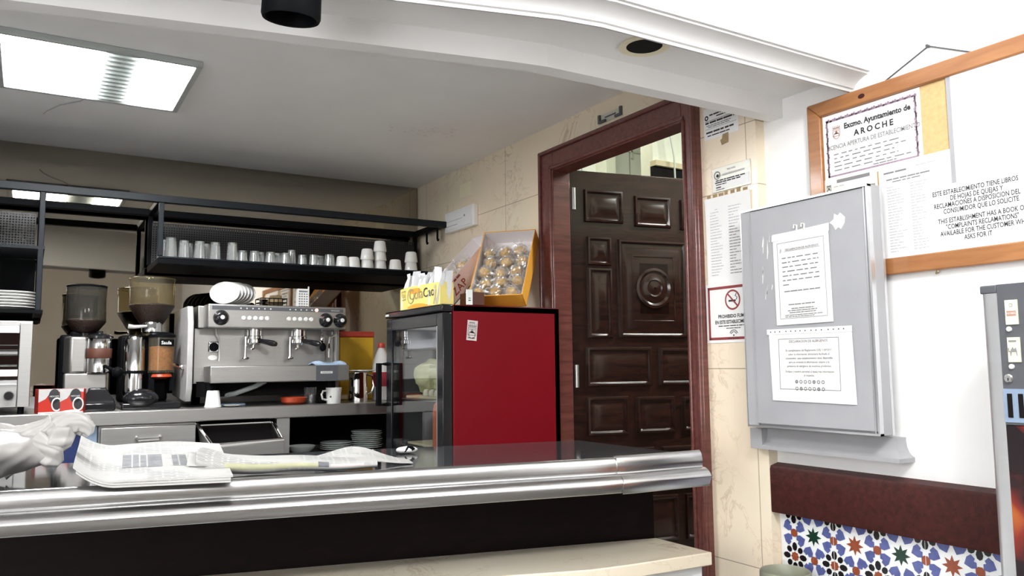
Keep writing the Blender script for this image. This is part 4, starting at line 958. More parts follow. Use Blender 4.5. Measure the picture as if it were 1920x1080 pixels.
t = wall_thing('no_smoking_sign', 'white no smoking sign with dark red border beside the door', 'sign', 2.002, 1.318)
b = MB(wmat(t)); b.box(0, 0, 0, .240, .200, .003); b.build('panel', 'paper', t, bevel=.001)
b = MB(wmat(t)); b.border(.010, .010, .230, .190, .009, .0036); cx0, cy0 = .122, .142
b.disc((cx0, cy0), .034, .0036, 32, 0, r2=.028)
b.add([(cx0 - .024, cy0 + .020, .0040), (cx0 - .020, cy0 + .024, .0040), (cx0 + .024, cy0 - .020, .0040), (cx0 + .020, cy0 - .024, .0040)], [(0, 1, 2, 3)]); b.build('red_border_and_ring', 'redink', t, smooth=False)
b = MB(wmat(t)); z = .0038
b.rect(cx0 - .018, cy0 - .006, cx0 + .014, cy0 + .000, z); b.tube([(cx0 + .016, cy0, z), (cx0 + .020, cy0 + .008, z), (cx0 + .012, cy0 + .012, z), (cx0 + .017, cy0 + .02, z)], .0012, 5)
b.text('PROHIBIDO FUMAR', .0165, (.122, .083, z), bold=.0004, sx=.92); b.text('EN ESTE ESTABLECIMIENTO', .0165, (.122, .064, z), bold=.0004, sx=.80)
b.lines(.055, .19, .055, .003, z); b.lines(.09, .16, .047, .0025, z)
for r in (.018, .012): b.tube([(.122 + r * math.cos(a * PI / 8), .024 + r * math.sin(a * PI / 8), z) for a in range(1, 8)], .0011, 5)
b.disc((.122, .024), .003, z, 10); b.lines(.095, .15, .013, .0025, z)
b.build('black_lettering', 'ink', t, smooth=False)

# emergency light and metal bracket
t = wall_thing('emergency_light', 'slim white emergency light box on the marble near the mirror', 'emergency light', 3.965, 1.985)
b = MB(wmat(t)); b.box(0, 0, 0, .335, .115, .032); b.build('housing', 'whiteplastic', t, bevel=.006)
b = MB(wmat(t)); b.box(.022, .012, .0325, .315, .102, .036); lens = b.build('lens', 'plastic_sleeve', t, bevel=.004)
b = MB(wmat(t)); b.rect(.03, .056, .22, .058, .0368); b.lines(.03, .18, .030, .003, .0368); b.disc((.245, .066), .007, .0368, 12); b.build('printed_mark', 'greyink', lens, smooth=False)
t = wall_thing('wall_bracket', 'thin metal bracket screwed to the marble above the door', 'bracket', 2.578, 2.244)
b = MB(wmat(t)); b.box(0, 0, 0, .152, .036, .003); b.build('back_plate', 'plaque', t)
b = MB(wmat(t)); b.box(0, 0, .003, .012, .036, .012); b.box(.140, 0, .003, .152, .036, .012); b.box(.012, 0, .003, .048, .010, .012); b.box(.11, 0, .003, .142, .010, .012); b.box(.04, .017, .003, .11, .021, .006); b.build('clips', 'vendgrey', t)
t = wall_thing('faded_card', 'faded yellowish card above the emergency light', 'card', 3.84, 2.165)  # plain faded card, a faint yellowish square on the marble
b = MB(wmat(t)); b.box(0, 0, 0, .14, .075, .001); b.build('card', 'cream', t)

# ------------------------------------------------------------------ grey metal cabinet with two papers
t = thing('metal_cabinet', 'grey shallow metal wall cabinet with two papers taped on its door', 'cabinet', (0, 1.78, 1.053), RW)
T = wmat(t); Wc, Hc = .455, .681; Zf = .062
b = MB(T); b.box(0, 0, .006, Wc, Hc, .046); b.build('box', 'boardgrey2', t, bevel=.002)
b = MB(T); b.box(.012, .012, .046, Wc - .010, Hc - .008, .056); dp = b.build('door_panel', 'boardgrey', t)
b = MB(T)
b.sweep([(0, 0, .046), (0, 0, Zf), (.005, 0, Zf), (.024, 0, .057), (.034, 0, .057), (.034, 0, .046)], (0, Hc, 0)); b.box(.034, 0, .046, .037, Hc, .0595)
b.build('left_stile', 'boardgrey2', t)
b = MB(T); b.box(0, 0, .046, .004, Hc, Zf + .001); b.box(Wc - .006, 0, .046, Wc, Hc, Zf + .001); b.box(0, Hc - .006, .046, Wc, Hc, Zf); b.box(0, 0, .046, Wc, .006, Zf); b.box(Wc - .017, .006, .046, Wc - .013, Hc - .006, .0585)
b.box(Wc - .006, .0, .0, Wc + .001, Hc, .010); b.build('bright_edges', 'alu', t)
b = MB(T); b.sweep([(.355 + .022 * math.cos(k * PI / 6) * (1 + .3 * math.sin(k * 2.3)), .593 + .022 * math.sin(k * PI / 6) * (1 + .25 * math.cos(k * 3.1)), .0562) for k in range(12)], (0, 0, .0006))
b.build('paint_chip', 'chip', dp); b = MB(T)
for k in range(9):
    x = .07 + random.random() * .05; y = .38 + random.random() * .2; b.sweep([(x, y, .0562), (x + .002, y, .0562), (x + .006, y + .05 * random.random() + .01, .0562), (x + .004, y + .05 * random.random() + .01, .0562)], (0, 0, .0004))
b.build('scratches', 'chip', dp)
b = MB(T)
for x in (.205, .232):
    b.tube([(x, .583, .058), (x + .010, .588, .060), (x + .011, .603, .060), (x + .001, .606, .060), (x, .595, .061)], .0028, 6)
b.build('adhesive_hooks', 'chip', dp)
t1 = thing('allergen_notice', 'tall white notice with clear sleeve, upper paper on the grey cabinet', 'notice', (-.0585, 1.653, 1.362), RW @ Matrix.Rotation(math.radians(.6), 3, 'Z'))
T1 = wmat(t1)
b = MB(T1); b.box(0, 0, 0, .199, .278, .0012); b.build('sheet', 'paper', t1)
b = MB(T1); b.sweep([(-.004, .256, .0014), (.198, .254, .0014), (.203, .262, .0014), (.203, .282, .0014), (-.002, .276, .0014)], (0, 0, .0008)); b.build('sleeve_edge', 'plastic_sleeve', t1)
b = MB(T1); z = .0024; b.border(.016, .018, .183, .248, .0012, z, 1)
b.text('DECLARACION DE ALERGENOS', .0088, (.105, .222, z), 0, sx=.95); b.rect(.04, .2195, .17, .2202, z, 0); b.add([(.024, .218, z), (.030, .218, z), (.033, .229, z), (.027, .229, z)], [(0, 1, 2, 3)], 2)
for k in range(6): b.lines(.032, .164, .199 - k * .0135, .0030, z, 1, .99, 6, .9)
b.lines(.032, .06, .118, .0030, z, 1); b.lines(.035, .165, .098, .0032, z, 1, .98, 6, .3)
b.lines(.048, .155, .058, .003, z, 1); b.lines(.058, .145, .046, .0026, z, 1); b.lines(.045, .16, .040, .0026, z, 1); b.lines(.05, .155, .034, .0026, z, 1); b.lines(.034, .170, .027, .0022, z, 1, .98); b.lines(.034, .15, .022, .0022, z, 1)
b.build('printed_text', INK, t1, smooth=False)
t2 = thing('allergen_notice', 'square white notice with rows of round symbols, lower on the grey cabinet', 'notice', (-.0585, 1.686, 1.137), RW @ Matrix.Rotation(math.radians(-.2), 3, 'Z'))
T2 = wmat(t2)
b = MB(T2); b.sweep([(.006, 0, 0), (.294, -.003, 0), (.288, .205, 0), (.000, .200, 0)], (0, 0, .0012)); b.build('sheet', 'paper', t2)
b = MB(T2); b.box(-.006, .198, .001, .290, .214, .0028); b.build('punched_strip', 'plastic_sleeve', t2)
b = MB(T2)
for k in range(15): b.disc((.008 + k * .0185 + random.uniform(-.003, .003), .206), .0022, .0031, 8)
z = .0018; b.border(.036, .034, .246, .184, .0012, z, 0)
b.text('DECLARACION DE ALERGENOS', .0105, (.142, .172, z), 0, sx=.9)
for k, s in enumerate(('En cumplimiento del Reglamento (UE) 1169/2011', 'sobre la informacion alimentaria facilitada al', 'consumidor, este establecimiento tiene disponible', 'para su consulta la informacion relativa a la', 'presencia de alergenos de nuestros productos.')):
    b.text(s, .0088, (.142, .146 - k * .0115, z), 0, sx=.92)
b.text('Dirijase a nuestro personal si desea mas informacion', .0086, (.142, .084, z), 0, sx=.92); b.text('al respecto.', .0086, (.142, .073, z), 0, sx=.92)
for j in range(2):
    for k in range(7):
        b.disc((.097 + k * .0152, .057 - j * .020), .0056, z, 14, 1, r2=.0030 if (k * 3 + j) % 4 else .0012)
b.build('printed_text', INK, t2, smooth=False)
# grey moulding under the cabinet
t = thing('cabinet_shelf', 'narrow grey moulded shelf on the wall under the metal cabinet', 'shelf', (WX, 1.74, .985))
pr = [(.006, .983), (.070, .983), (.070, .994), (.062, .998), (.052, 1.006), (.045, 1.020), (.042, 1.036), (.042, 1.046), (.006, 1.046)]
b = MB(); b.loft([[(WX - p, 1.756, z) for p, z in pr], [(WX - p, 1.352 - p * .8, z) for p, z in pr], [(WX - .002, 1.352 - p * .8, z) for p, z in pr]]); b.build('moulding', 'boardgrey2', t)
b = MB(); b.box(-.030, 1.756, .983, -.001, 1.802, 1.046); b.build('end_block', 'boardgrey2', t)

# ------------------------------------------------------------------ framed notice board
NY, NZ, NW, NH = 1.572, 1.487, 1.02, .546
t = thing('notice_board', 'cork notice board in an orange wooden frame on the white wall', 'notice board', (WX, NY, NZ), RW)
T = wmat(t); m_ = .046
b = MB(T); b.box(.01, .01, .002, NW - .01, NH - .01, .010); b.build('cork', 'cork', t)
for nm, poly in (('frame_side', [(0, 0), (m_, m_), (NW - m_, m_), (NW, 0)]), ('frame_side', [(0, NH), (NW, NH), (NW - m_, NH - m_), (m_, NH - m_)]), ('frame_side', [(0, 0), (0, NH), (m_, NH - m_), (m_, m_)]), ('frame_side', [(NW, 0), (NW - m_, m_), (NW - m_, NH - m_), (NW, NH)])):
    b = MB(T); b.prism(poly, .002, .022); b.build(nm, 'pine', t, bevel=.004)
b = MB(T); b.disc((.19, NH - .024), .011, .0226, 14, ry=.007); b.build('wood_knot', 'railwood', t, smooth=False)
b = MB(); b.tube([(WX - .003, 1.34, NZ + NH - .005), (WX - .004, 1.188, 2.092), (WX - .003, 1.06, NZ + NH - .005)], .002, 6); b.build('hanging_wire', 'vendgrey', t)
b = MB(); b.cyl((WX, 1.188, 2.092), (WX - .012, 1.188, 2.092), .004, n=8); b.build('nail', 'vendgrey', t)
b = MB(); b.tube([(WX - .004, 1.20, NZ + .004), (WX - .012, 1.20, NZ - .008), (WX - .02, 1.19, NZ - .004)], .003, 6); b.build('screw_hook', 'tan', t)
XB = WX - .0102
def board_paper(name, label, cat, y, z, w, h, lift, rot=0., m='paper'):
    t = thing(name, label, cat, (XB - lift, y, z), RW @ Matrix.Rotation(rot, 3, 'Z')); sheet_of(t, w, h, m, .0008); return t
t = board_paper('certificate', 'ivory certificate with ornate violet border at the top left of the notice board', 'certificate', 1.523, 1.783, .308, .203, .001, 0, 'paper')
b = MB(wmat(t)); z = .0014; W_, H_ = .308, .203
b.border(.012, .014, .296, .186, .005, z, 4)
for k in range(40): b.disc((.014 + k * .0072, .186 + .002 * math.sin(k * 2.1)), .004, z, 6, 4)
for k in range(24):
    for x in (.0145, .2935): b.disc((x + .002 * math.sin(k * 1.7), .018 + k * .0072), .0042, z, 6, 4)
coat_of_arms(b, .046, .148, .034, z)
b.text('Excmo. Ayuntamiento de', .0225, (.176, .150, z), 0, bold=.0009, sx=.90); b.text('AROCHE', .024, (.166, .121, z), 0, bold=.0008, spacing=1.45)
b.text('LICENCIA APERTURA DE ESTABLECIMIENTO', .0185, (.158, .096, z), 1, sx=.80, bold=.0003); b.rect(.030, .092, .285, .0928, z, 2)
for k in range(5): b.lines(.034, .282, .078 - k * .012, .0032, z, 1, random.uniform(.75, 1), 6, 1.2)
b.lines(.16, .24, .022, .003, z, 1); b.build('printed_text', INK, t, smooth=False)
t = board_paper('tourism_notice', 'ivory notice with two bold lines below the certificate', 'notice', 1.525, 1.560, .172, .232, .002, 0, 'paper2')
b = MB(wmat(t)); z = .0014
b.rect(.042, .216, .150, .226, z, 1); coat_of_arms(b, .014, .205, .022, z, 0); b.text('Comprometido con el Desarrollo de Turismo', .0125, (.093, .186, z), 0, sx=.62, bold=.0003); b.lines(.03, .07, .205, .003, z, 2)
for k in range(12): b.lines(.012, .15, .168 - k * .013, .004, z, 1)
b.build('printed_text', INK, t, smooth=False)
t = board_paper('form_sheet', 'white printed form sheet pinned beside the large lettered notice', 'form', 1.345, 1.530, .206, .266, .003, math.radians(.5))
b = MB(wmat(t)); z = .0014
b.lines(.015, .09, .238, .005, z, 1); b.lines(.11, .17, .243, .003, z, 2); b.lines(.022, .15, .219, .004, z, 1, .98, 6, .2); b.lines(.04, .13, .212, .003, z, 1)
for k in range(24):
    y = .198 - k * .0078; b.lines(.022, .075, y, .0026, z, 2, random.uniform(.4, 1)); b.lines(.09, .14, y, .0026, z, 2, random.uniform(.3, 1))
    if k % 4 == 0: b.rect(.022, y - .002, .15, y - .0015, z, 2)
b.build('printed_text', INK, t, smooth=False)
t = board_paper('blank_sheet', 'large blank white sheet at the upper right of the notice board', 'sheet', 1.130, 1.69, .46, .300, .0042)
b = MB(wmat(t)); b.box(-.012, -.02, .0, .0, .30, .0008); b.build('grey_edge', 'boardgrey', t)
t = board_paper('complaints_notice', 'white notice in two languages about complaint forms, lowest on the board', 'notice', 1.213, 1.529, .46, .176, .0054, math.radians(.6))
b = MB(wmat(t)); z = .0014
for k, s in enumerate(('ESTE ESTABLECIMIENTO TIENE LIBROS', 'DE HOJAS DE QUEJAS Y', 'RECLAMACIONES A DISPOSICION DEL', 'CONSUMIDOR QUE LO SOLICITE')): b.text(s, .0178, ((.020, .066, .022, .046)[k], .150 - k * .0165, z), 0, 'LEFT', sx=.70, bold=.0003)
for k, s in enumerate(('THIS ESTABLISHMENT HAS A BOOK OF', '"COMPLAINTS RECLAMATIONS"', 'AVAILABLE FOR THE CUSTOMER WHO', 'ASKS FOR IT')): b.text(s, .0178, ((.030, .050, .034, .095)[k], .076 - k * .0165, z), 0, 'LEFT', sx=.70, bold=.0003)
b.build('printed_text', INK, t, smooth=False)

# ------------------------------------------------------------------ vending machine
vm = thing('vending_machine', 'cigarette vending machine with rounded silver edge by the white wall', 'vending machine', (-.09, .66, 0))
VY, VZ, VX0 = .958, 1.412, -.222
b = MB(); b.box(VX0 + .012, .36, 0, WX - .002, VY - .006, VZ - .004); b.build('cabinet', 'vendgrey', vm, bevel=.004)
cxv = VX0 + .016
b = MB(); b.prism([(VX0 + .03, VY)] + [(cxv - .016 * math.cos(a), VY - .016 + .016 * math.sin(a)) for a in [k * PI / 2 / 6 for k in range(6, -1, -1)]] + [(VX0 + .001, VY - .036), (VX0 + .03, VY - .036)], 0, VZ - .018); b.build('silver_edge', 'alu', vm)
b = MB(); b.box(VX0 + .0, VY - .036, VZ - .018, VX0 + .03, VY, VZ); b.build('edge_cap', 'vendgrey', vm, bevel=.003)
TV = Matrix.Translation((VX0, VY - .037, 0)) @ RW.to_4x4()
b = MB(TV); b.box(0, 1.115, -.01, .55, VZ, .002); pnl = b.build('selection_panel', 'vendgrey', vm)
b = MB(TV); b.box(.0, .2, -.01, .55, 1.113, .001); b.build('picture_panel', 'ember', vm)
for r, z in enumerate((1.325, 1.246)):
    for k in range(5):
        x = .016 + k * .042
        b = MB(TV); b.box(x, z, .002, x + .025, z + .052, .005); pk = b.build('brand_window', 'cream', pnl)
        b = MB(TV)
        if r == 0:
            b.rect(x + .003, z + .018, x + .022, z + .029, .0056, 5); b.disc((x + .0125, z + .041), .004, .0056, 12, 1, r2=.0028)
        else:
            X, Z = x + .0125, z + .02   # small camel figure
            b.add([(X - .008, Z, .0056), (X - .006, Z + .006, .0056), (X - .002, Z + .012, .0056), (X + .001, Z + .007, .0056), (X + .004, Z + .011, .0056), (X + .006, Z + .004, .0056), (X + .007, Z - .007, .0056), (X + .0055, Z - .007, .0056), (X + .004, Z + .001, .0056), (X - .004, Z + .001, .0056), (X - .0055, Z - .007, .0056), (X - .007, Z - .007, .0056)], [tuple(range(12))], 1)
            b.tube([(X - .007, Z + .003, .0056), (X - .010, Z + .002, .0056), (X - .0105, Z + .010, .0056)], .0011, 5, 1); b.lines(x + .003, x + .022, z + .042, .004, .0056, 1)
        b.build('brand_mark', INK, pk, smooth=False)
        if r == 0: MB(TV).text('NOBEL', .0062, (x + .0125, z + .0215, .006)).build('brand_lettering', 'white', pk, smooth=False)
        b = MB(TV); b.lathe([(.0055, .002), (.0055, .005), (.004, .007), (.0005, .0072)], (x + .005, z - .0095, 0), 16); b.build('push_button', 'white', pnl)
b = MB(TV); b.lathe([(.009, .002), (.009, .006), (.007, .008), (.0005, .008)], (.014, 1.212, 0), 20); lk = b.build('lock', 'chrome', pnl)
b = MB(TV); b.rect(.013, 1.207, .015, 1.213, .0086); b.build('keyhole', 'ink', lk, smooth=False)
b = MB(TV); b.box(0, 1.12, .002, .3, 1.19, .004); vb = b.build('coin_panel', 'bluegrey', pnl)
b = MB(TV)
for k in range(5): b.box(.008 + k * .022, 1.13, .0042, .018 + k * .022, 1.18, .005)
b.build('slots', 'void', vb)

# ------------------------------------------------------------------ bin in the corner
bn = thing('umbrella_bin', 'grey green plastic bin standing below the tiled wall', 'bin', (-.078, 1.645, 0))
MB().lathe([(.003, .012), (.050, .012), (.052, 0), (.056, 0), (.064, .612), (.070, .614), (.073, .622), (.073, .640), (.070, .646), (.067, .642), (.061, .610), (.052, .03), (.003, .03)], (-.078, 1.645, 0), 40).build('body', 'bin', bn)

# ------------------------------------------------------------------ red drinks cooler
KX0, KX1, KY0, KY1, KZ = -.541, -.022, 2.866, 3.45, 1.497
ck = thing('display_cooler', 'red sided drinks cooler with black glass door beside the wooden door', 'cooler', (-.28, 3.16, 0))
b = MB(); b.box(KX0, KY0, .05, KX1, KY0 + .03, KZ); b.box(KX0, KY1 - .03, .05, KX1, KY1, KZ); b.box(KX1 - .03, KY0, .05, KX1, KY1, KZ); b.box(KX0, KY0, KZ - .03, KX1, KY1, KZ); b.box(KX0, KY0, .05, KX1, KY1, .35)
b.build('red_cabinet', 'red', ck, bevel=.004)
b = MB(); b.box(KX0 + .003, KY0 + .031, .351, KX0 + .02, KY0 + .05, KZ - .031); b.box(KX0 + .001, KY0 + .031, KZ - .07, KX1 - .031, KY1 - .031, KZ - .031); b.box(KX1 - .05, KY0 + .031, .351, KX1 - .031, KY1 - .031, KZ - .07); b.box(KX0 + .02, KY1 - .05, .351, KX1 - .05, KY1 - .031, KZ - .07); b.build('dark_lining', 'coolerlining', ck)
b = MB(); b.box(KX0 - .052, KY0 - .001, KZ - .028, KX0 + .002, KY1 + .004, KZ + .002); b.build('top_cap', 'blackgloss', ck, bevel=.006)
b = MB(Matrix.Translation((KX0 - .0526, KY1 - .03, KZ - .018)) @ RW.to_4x4()); b.rect(-.028, 0, .012, .009, 0); b.build('maker_badge', 'white', ck, smooth=False)
d = MB(); dx0, dx1 = KX0 - .046, KX0 - .004
d.box(dx0, KY0, .10, dx1, KY0 + .055, KZ - .032); d.box(dx0, KY1 - .06, .10, dx1, KY1, KZ - .032); d.box(dx0, KY0 + .055, KZ - .085, dx1, KY1 - .06, KZ - .032); d.box(dx0, KY0 + .055, .10, dx1, KY1 - .06, .16)
door = d.build('door', 'blackgloss', ck, bevel=.003)
MB().box(dx0 + .006, KY0 + .05, .155, dx0 + .012, KY1 - .055, KZ - .08).build('glass_pane', 'doorglass', door)
MB().box(dx0 - .001, KY0 + .050, .16, dx0 + .001, KY0 + .056, KZ - .085).build('chrome_strip', 'alu', door)
b = MB(); hx = dx0 - .045
b.tube([(dx0, KY1 - .02, 1.262), (hx, KY1 - .02, 1.262), (hx, KY1 - .02, 1.08), (dx0, KY1 - .02, 1.08)], .009, 8); b.box(hx - .009, KY1 - .034, 1.075, hx + .009, KY1 - .006, 1.267); b.build('handle', 'black', door)
for z in (1.325, 1.105, .90, .65):
    b = MB()
    for k in range(13): b.cyl((KX0 + .01, KY0 + .06 + k * .037, z), (KX1 - .055, KY0 + .06 + k * .037, z), .0022, n=6)
    b.cyl((KX0 + .012, KY0 + .052, z), (KX0 + .012, KY1 - .052, z), .0038, n=8); b.build('wire_shelf', 'steel_dark', ck)
# crest sticker on the red side
st = thing('crest_sticker', 'small tilted crest sticker on the red side of the cooler', 'sticker', (-.482, KY0 - .001, 1.355), RF @ Matrix.Rotation(math.radians(-5), 3, 'Z'))
b = MB(wmat(st)); b.box(0, 0, 0, .047, .082, .0008); b.build('sticker_sheet', 'pinkcard', st)
b = MB(wmat(st)); coat_of_arms(b, .0235, .042, .052, .0012, 1); b.lines(.006, .042, .008, .005, .0012, 1); b.lines(.008, .04, .070, .005, .0012, 1); b.build('printed_crest', INK, st, smooth=False)

# what stands in the cooler
b = MB(); b.box(KX0 + .025, 3.0, 1.328, -.20, 3.38, 1.43); tag(b.build('reflection_box', 'whitecard', bevel=.004), 'pale box inside the cooler standing in for a reflection of the machine', 'box')  # pale box put where the glass mirrors the machine's control panel
tag(MB().box(KX0 + .012, 2.96, 1.108, -.12, 3.36, 1.122).build('serving_board', 'boardwood', bevel=.004), 'pale wooden board on the middle shelf of the cooler', 'board')
def blob(name, label, cat, c, r, m, seed, amp=.14):
    random.seed(seed); ph = [random.uniform(0, 6) for _ in range(6)]
    return tag(MB().ball(c, r, 28, 18, f=lambda d: 1 + amp * (math.sin(5 * d.x + ph[0]) * math.sin(4 * d.z + ph[1]) + .6 * math.sin(9 * d.y + ph[2]) * math.sin(8 * d.x + ph[3]) + .35 * math.sin(15 * d.z + ph[4]) * math.sin(13 * d.y + ph[5]))).build(name, m), label, cat)
blob('wrapped_food', 'pale yellow wrapped bundle on the wooden board in the cooler', 'food bag', (-.445, 3.25, 1.200), (.075, .125, .076), 'yellowish', 3)
for k in range(3):
    tag(MB().lathe([(.003, 0), (.014, .0), (.017, .012), (.012, .026), (.004, .030)], (KX0 + .026, 3.06 + k * .055, 1.1226), 16).build('small_roll', 'cream'), 'small pale roll on the cooler board, %s from the door hinge' % ordn[k], 'roll', 'small rolls on the cooler board')
sb = thing('sauce_bottle', 'orange red squeeze bottle on the lower shelf of the cooler', 'bottle', (-.50, 3.0, .904))
MB().lathe([(.003, 0), (.030, 0), (.033, .006), (.033, .15), (.028, .185), (.016, .20), (.003, .20)], (-.505, 3.055, .904), 28).build('body', 'ketchup', sb)
MB().lathe([(.018, .195), (.018, .21), (.008, .222), (.004, .262), (.002, .264)], (-.505, 3.055, .904), 20).build('nozzle', 'redcap', sb)
tag(MB().box(KX0 + .02, 3.11, .904, -.2, 3.36, .916).build('serving_board', 'boardwood', bevel=.003), 'pale wooden board on the low shelf next to the sauce bottle', 'board')

# ------------------------------------------------------------------ on top of the cooler
KT = KZ + .0025
cc = thing('sachet_box', 'yellow display box full of white sachets on top of the cooler', 'box', (-.50, 3.15, KT))
fp = [(-.560, 2.945), (-.580, 3.225), (-.560, 3.355), (-.498, 3.355), (-.498, 2.945)]
zb_, zt_ = KT, KT + .098
b = MB()
n = len(fp); cx_ = sum(p[0] for p in fp) / n; cy_ = sum(p[1] for p in fp) / n
inn = [(cx_ + (p[0] - cx_) * .955, cy_ + (p[1] - cy_) * .985) for p in fp]
b.loft([[(p[0], p[1], zb_) for p in fp], [(p[0], p[1], zt_) for p in fp], [(p[0], p[1], zt_) for p in inn], [(p[0], p[1], zb_ + .004) for p in inn]])
bx = b.build('carton', 'yellowcard', cc)
a, c = Vector((fp[1][0], fp[1][1], zb_)), Vector((fp[0][0], fp[0][1], zb_)); u = (c - a).normalized()
TF = Matrix.Translation(a + Vector((-.0012, 0, 0))) @ Matrix(((u.x, 0, -abs(u.y)), (u.y, 0, u.x if False else -abs(u.x)), (0, 1, 0))).to_4x4()
Lf = (c - a).length
b = MB(TF); b.sweep([(Lf * k / 10, .010 + .010 * math.sin(k * .5), 0) for k in range(11)] + [(Lf * k / 10, .003, 0) for k in range(10, -1, -1)], (0, 0, .0005)); b.disc((Lf * .24, .076), .05, .0004, 20, ry=.012); b.build('amber_swoosh', 'amber', cc, smooth=False)
b = MB(TF); b.text('Cola', .066, (.014, .038, .0008), 0, 'LEFT', sx=1.0, rot=.03); b.disc((.03, .055), .030, .0006, 24, 0, r2=.026, ry=.033); b.build('outlined_word', 'tan', cc, smooth=False)
b = MB(TF); b.text('Cao', .058, (Lf * .50, .042, .0008), 0, 'LEFT', sx=1.0, rot=.03, bold=.0004); b.build('dark_word', 'ink', cc, smooth=False)
b = MB(TF); X = Lf - .04
b.disc((X, .080), .009, .001, 12); b.sweep([(X - .010, .070, .0008), (X + .010, .070, .0008), (X + .006, .042, .0008), (X + .016, .012, .0008), (X + .010, .012, .0008), (X, .036, .0008), (X - .010, .010, .0008), (X - .016, .010, .0008), (X - .006, .042, .0008)], (0, 0, .0004)); b.build('printed_shape', 'boardwood', cc, smooth=False)
a2, c2 = Vector((fp[2][0], fp[2][1], zb_)), Vector((fp[1][0], fp[1][1], zb_)); u2 = (c2 - a2).normalized()
TF2 = Matrix.Translation(a2 + Vector((-.0012, 0, 0))) @ Matrix(((u2.x, 0, u2.y), (u2.y, 0, -u2.x), (0, 1, 0))).to_4x4()
b = MB(TF2); b.border(.03, .045, .10, .085, .0025, .0008); b.text('Cola', .026, (.066, .056, .001), 0); b.build('side_mark', 'tan', cc, smooth=False)
random.seed(11)
s0 = None
for k in range(22):
    x = -.548 + .026 * (k % 2) + random.uniform(-.004, .004); y = 2.965 + (k // 2) * .034 + random.uniform(-.006, .006)
    lab = 'white crumpled sachet standing in the yellow display box'
    if s0 is None:
        b = MB(); W2 = .023
        def sach(w, h, tw, bend):
            rings = []
            for i in range(9):
                q = i / 8; zz = q * h; ww = w * (1 - .30 * q ** 3) ; tt = .0095 * math.sin(PI * min(1, q * 1.02)) + .0012; ro = tw * q
                ring = []
                for (px, py) in ((-1, 0), (-.5, 1), (.5, .8), (1, 0), (.5, -1), (-.5, -.8)):
                    X, Y = px * ww, py * tt + .003 * math.sin(9 * q + px * 4)
                    ring.append((X * math.cos(ro) - Y * math.sin(ro) + bend * q * q, X * math.sin(ro) + Y * math.cos(ro), zz))
                rings.append(ring)
            return rings
        b.loft(sach(W2, .148, .8, .02)); s0 = b.build('sachet', 'sachet'); tag(s0, lab, 'sachet', 'sachets in the yellow box'); p = s0
    else:
        p = s0.copy(); COL.objects.link(p)
    p.location = (x, y, KT + .006); p.rotation_euler = (random.uniform(-.16, .16), random.uniform(-.14, .10), random.uniform(-1.5, 1.5)); p.scale = (1, 1, random.uniform(.88, 1.08))
tag(MB().box(-.44, 2.885, KT, -.385, 3.0, KT + .055).build('dark_carton', 'brown', bevel=.002), 'small dark brown carton between the sachet box and the pastries', 'carton')
wc = thing('price_card', 'small upright white card with a mark on top of the cooler', 'card', (-.40, 2.876, KT))
MB().box(-.475, 2.872, KT, -.448, 2.878, KT + .062).build('card', 'paper', wc)
b = MB(Matrix.Translation((-.4615, 2.8718, KT + .016)) @ RF.to_4x4()); b.lines(-.006, .006, 0, .004, .0005); b.lines(-.006, .006, .009, .003, .0005); b.build('printed_mark', INK, wc, smooth=False)

def pastry_box(name, label, BL, u, n0, tau, w, h, dpt, outer, inner):
    """shallow open carton leaning back; BL is its lower left opening corner, u runs along the opening's lower edge"""
    BL = Vector(BL); u = Vector(u).normalized(); n0 = Vector(n0).normalized(); zz = Vector((0, 0, 1))
    v = (zz * math.cos(tau) - n0 * math.sin(tau)); nn = n0 * math.cos(tau) + zz * math.sin(tau)
    T = Matrix.Translation(BL) @ Matrix((u, v, nn)).transposed().to_4x4()
    t = thing(name, label, 'pastry box', BL - nn * dpt, T.to_3x3())
    k = .0035
    b = MB(T); b.box(0, 0, -dpt, w, h, -dpt + k); b.box(0, 0, -dpt, w, k, 0); b.box(0, h - k, -dpt, w, h, 0); b.box(0, 0, -dpt, k, h, 0); b.box(w - k, 0, -dpt, w, h, 0)
    b.build('carton', outer, t)
    b = MB(T); j = k + .0006; b.box(j, j, -dpt + k + .0002, w - j, h - j, -dpt + k + .0012); b.box(j - .0005, j, -dpt + j, j + .0008, h - j, -.0015); b.box(w - j - .0008, j, -dpt + j, w - j + .0004, h - j, -.0015); b.box(j, h - j - .0008, -dpt + j, w - j, h - j + .0004, -.0015); b.box(j, j - .0004, -dpt + j, w - j, j + .0008, -.0015)
    b.build('lining', inner, t)
    return t, T
def pastry_proto(label, c, seed):
    t = thing('wrapped_pastry', label, 'pastry', c, 0, None); random.seed(seed)
    c = Vector(c)
    MB().ball(c, (.026, .026, .020), 18, 12, f=lambda d: 1 + .05 * math.sin(6 * d.x) + .05 * math.sin(5 * d.y + 1)).build('bun', 'bun', t)
    ph = [random.uniform(0, 6) for _ in range(6)]
    b = MB(); b.ball(c, (.034, .032, .029), 22, 14, f=lambda d: 1 + .13 * math.sin(11 * d.x + ph[0]) * math.sin(9 * d.z + ph[1]) + .10 * math.sin(13 * d.y + ph[2]) * math.sin(12 * d.x + ph[3]) + .07 * math.sin(21 * d.z + ph[4]))
    for s in (-1, 1):
        for k in range(7):
            a = k * .9 + s; p = c + Vector((s * .028, 0, .008)); q = c + Vector((s * random.uniform(.040, .050), .030 * math.sin(a), .014 + .026 * math.cos(a)))
            m2 = (p + q) / 2 + Vector((0, .006 * math.cos(a * 3), .006 * math.sin(a * 3))); wv = Vector((.004, .006, -.004))
            b.add([p, m2 + wv, q, m2 - wv], [(0, 1, 2), (0, 2, 3)])
    b.build('wrapper', 'film', t, smooth=False)
    return t
UX, UY = .66, -.75
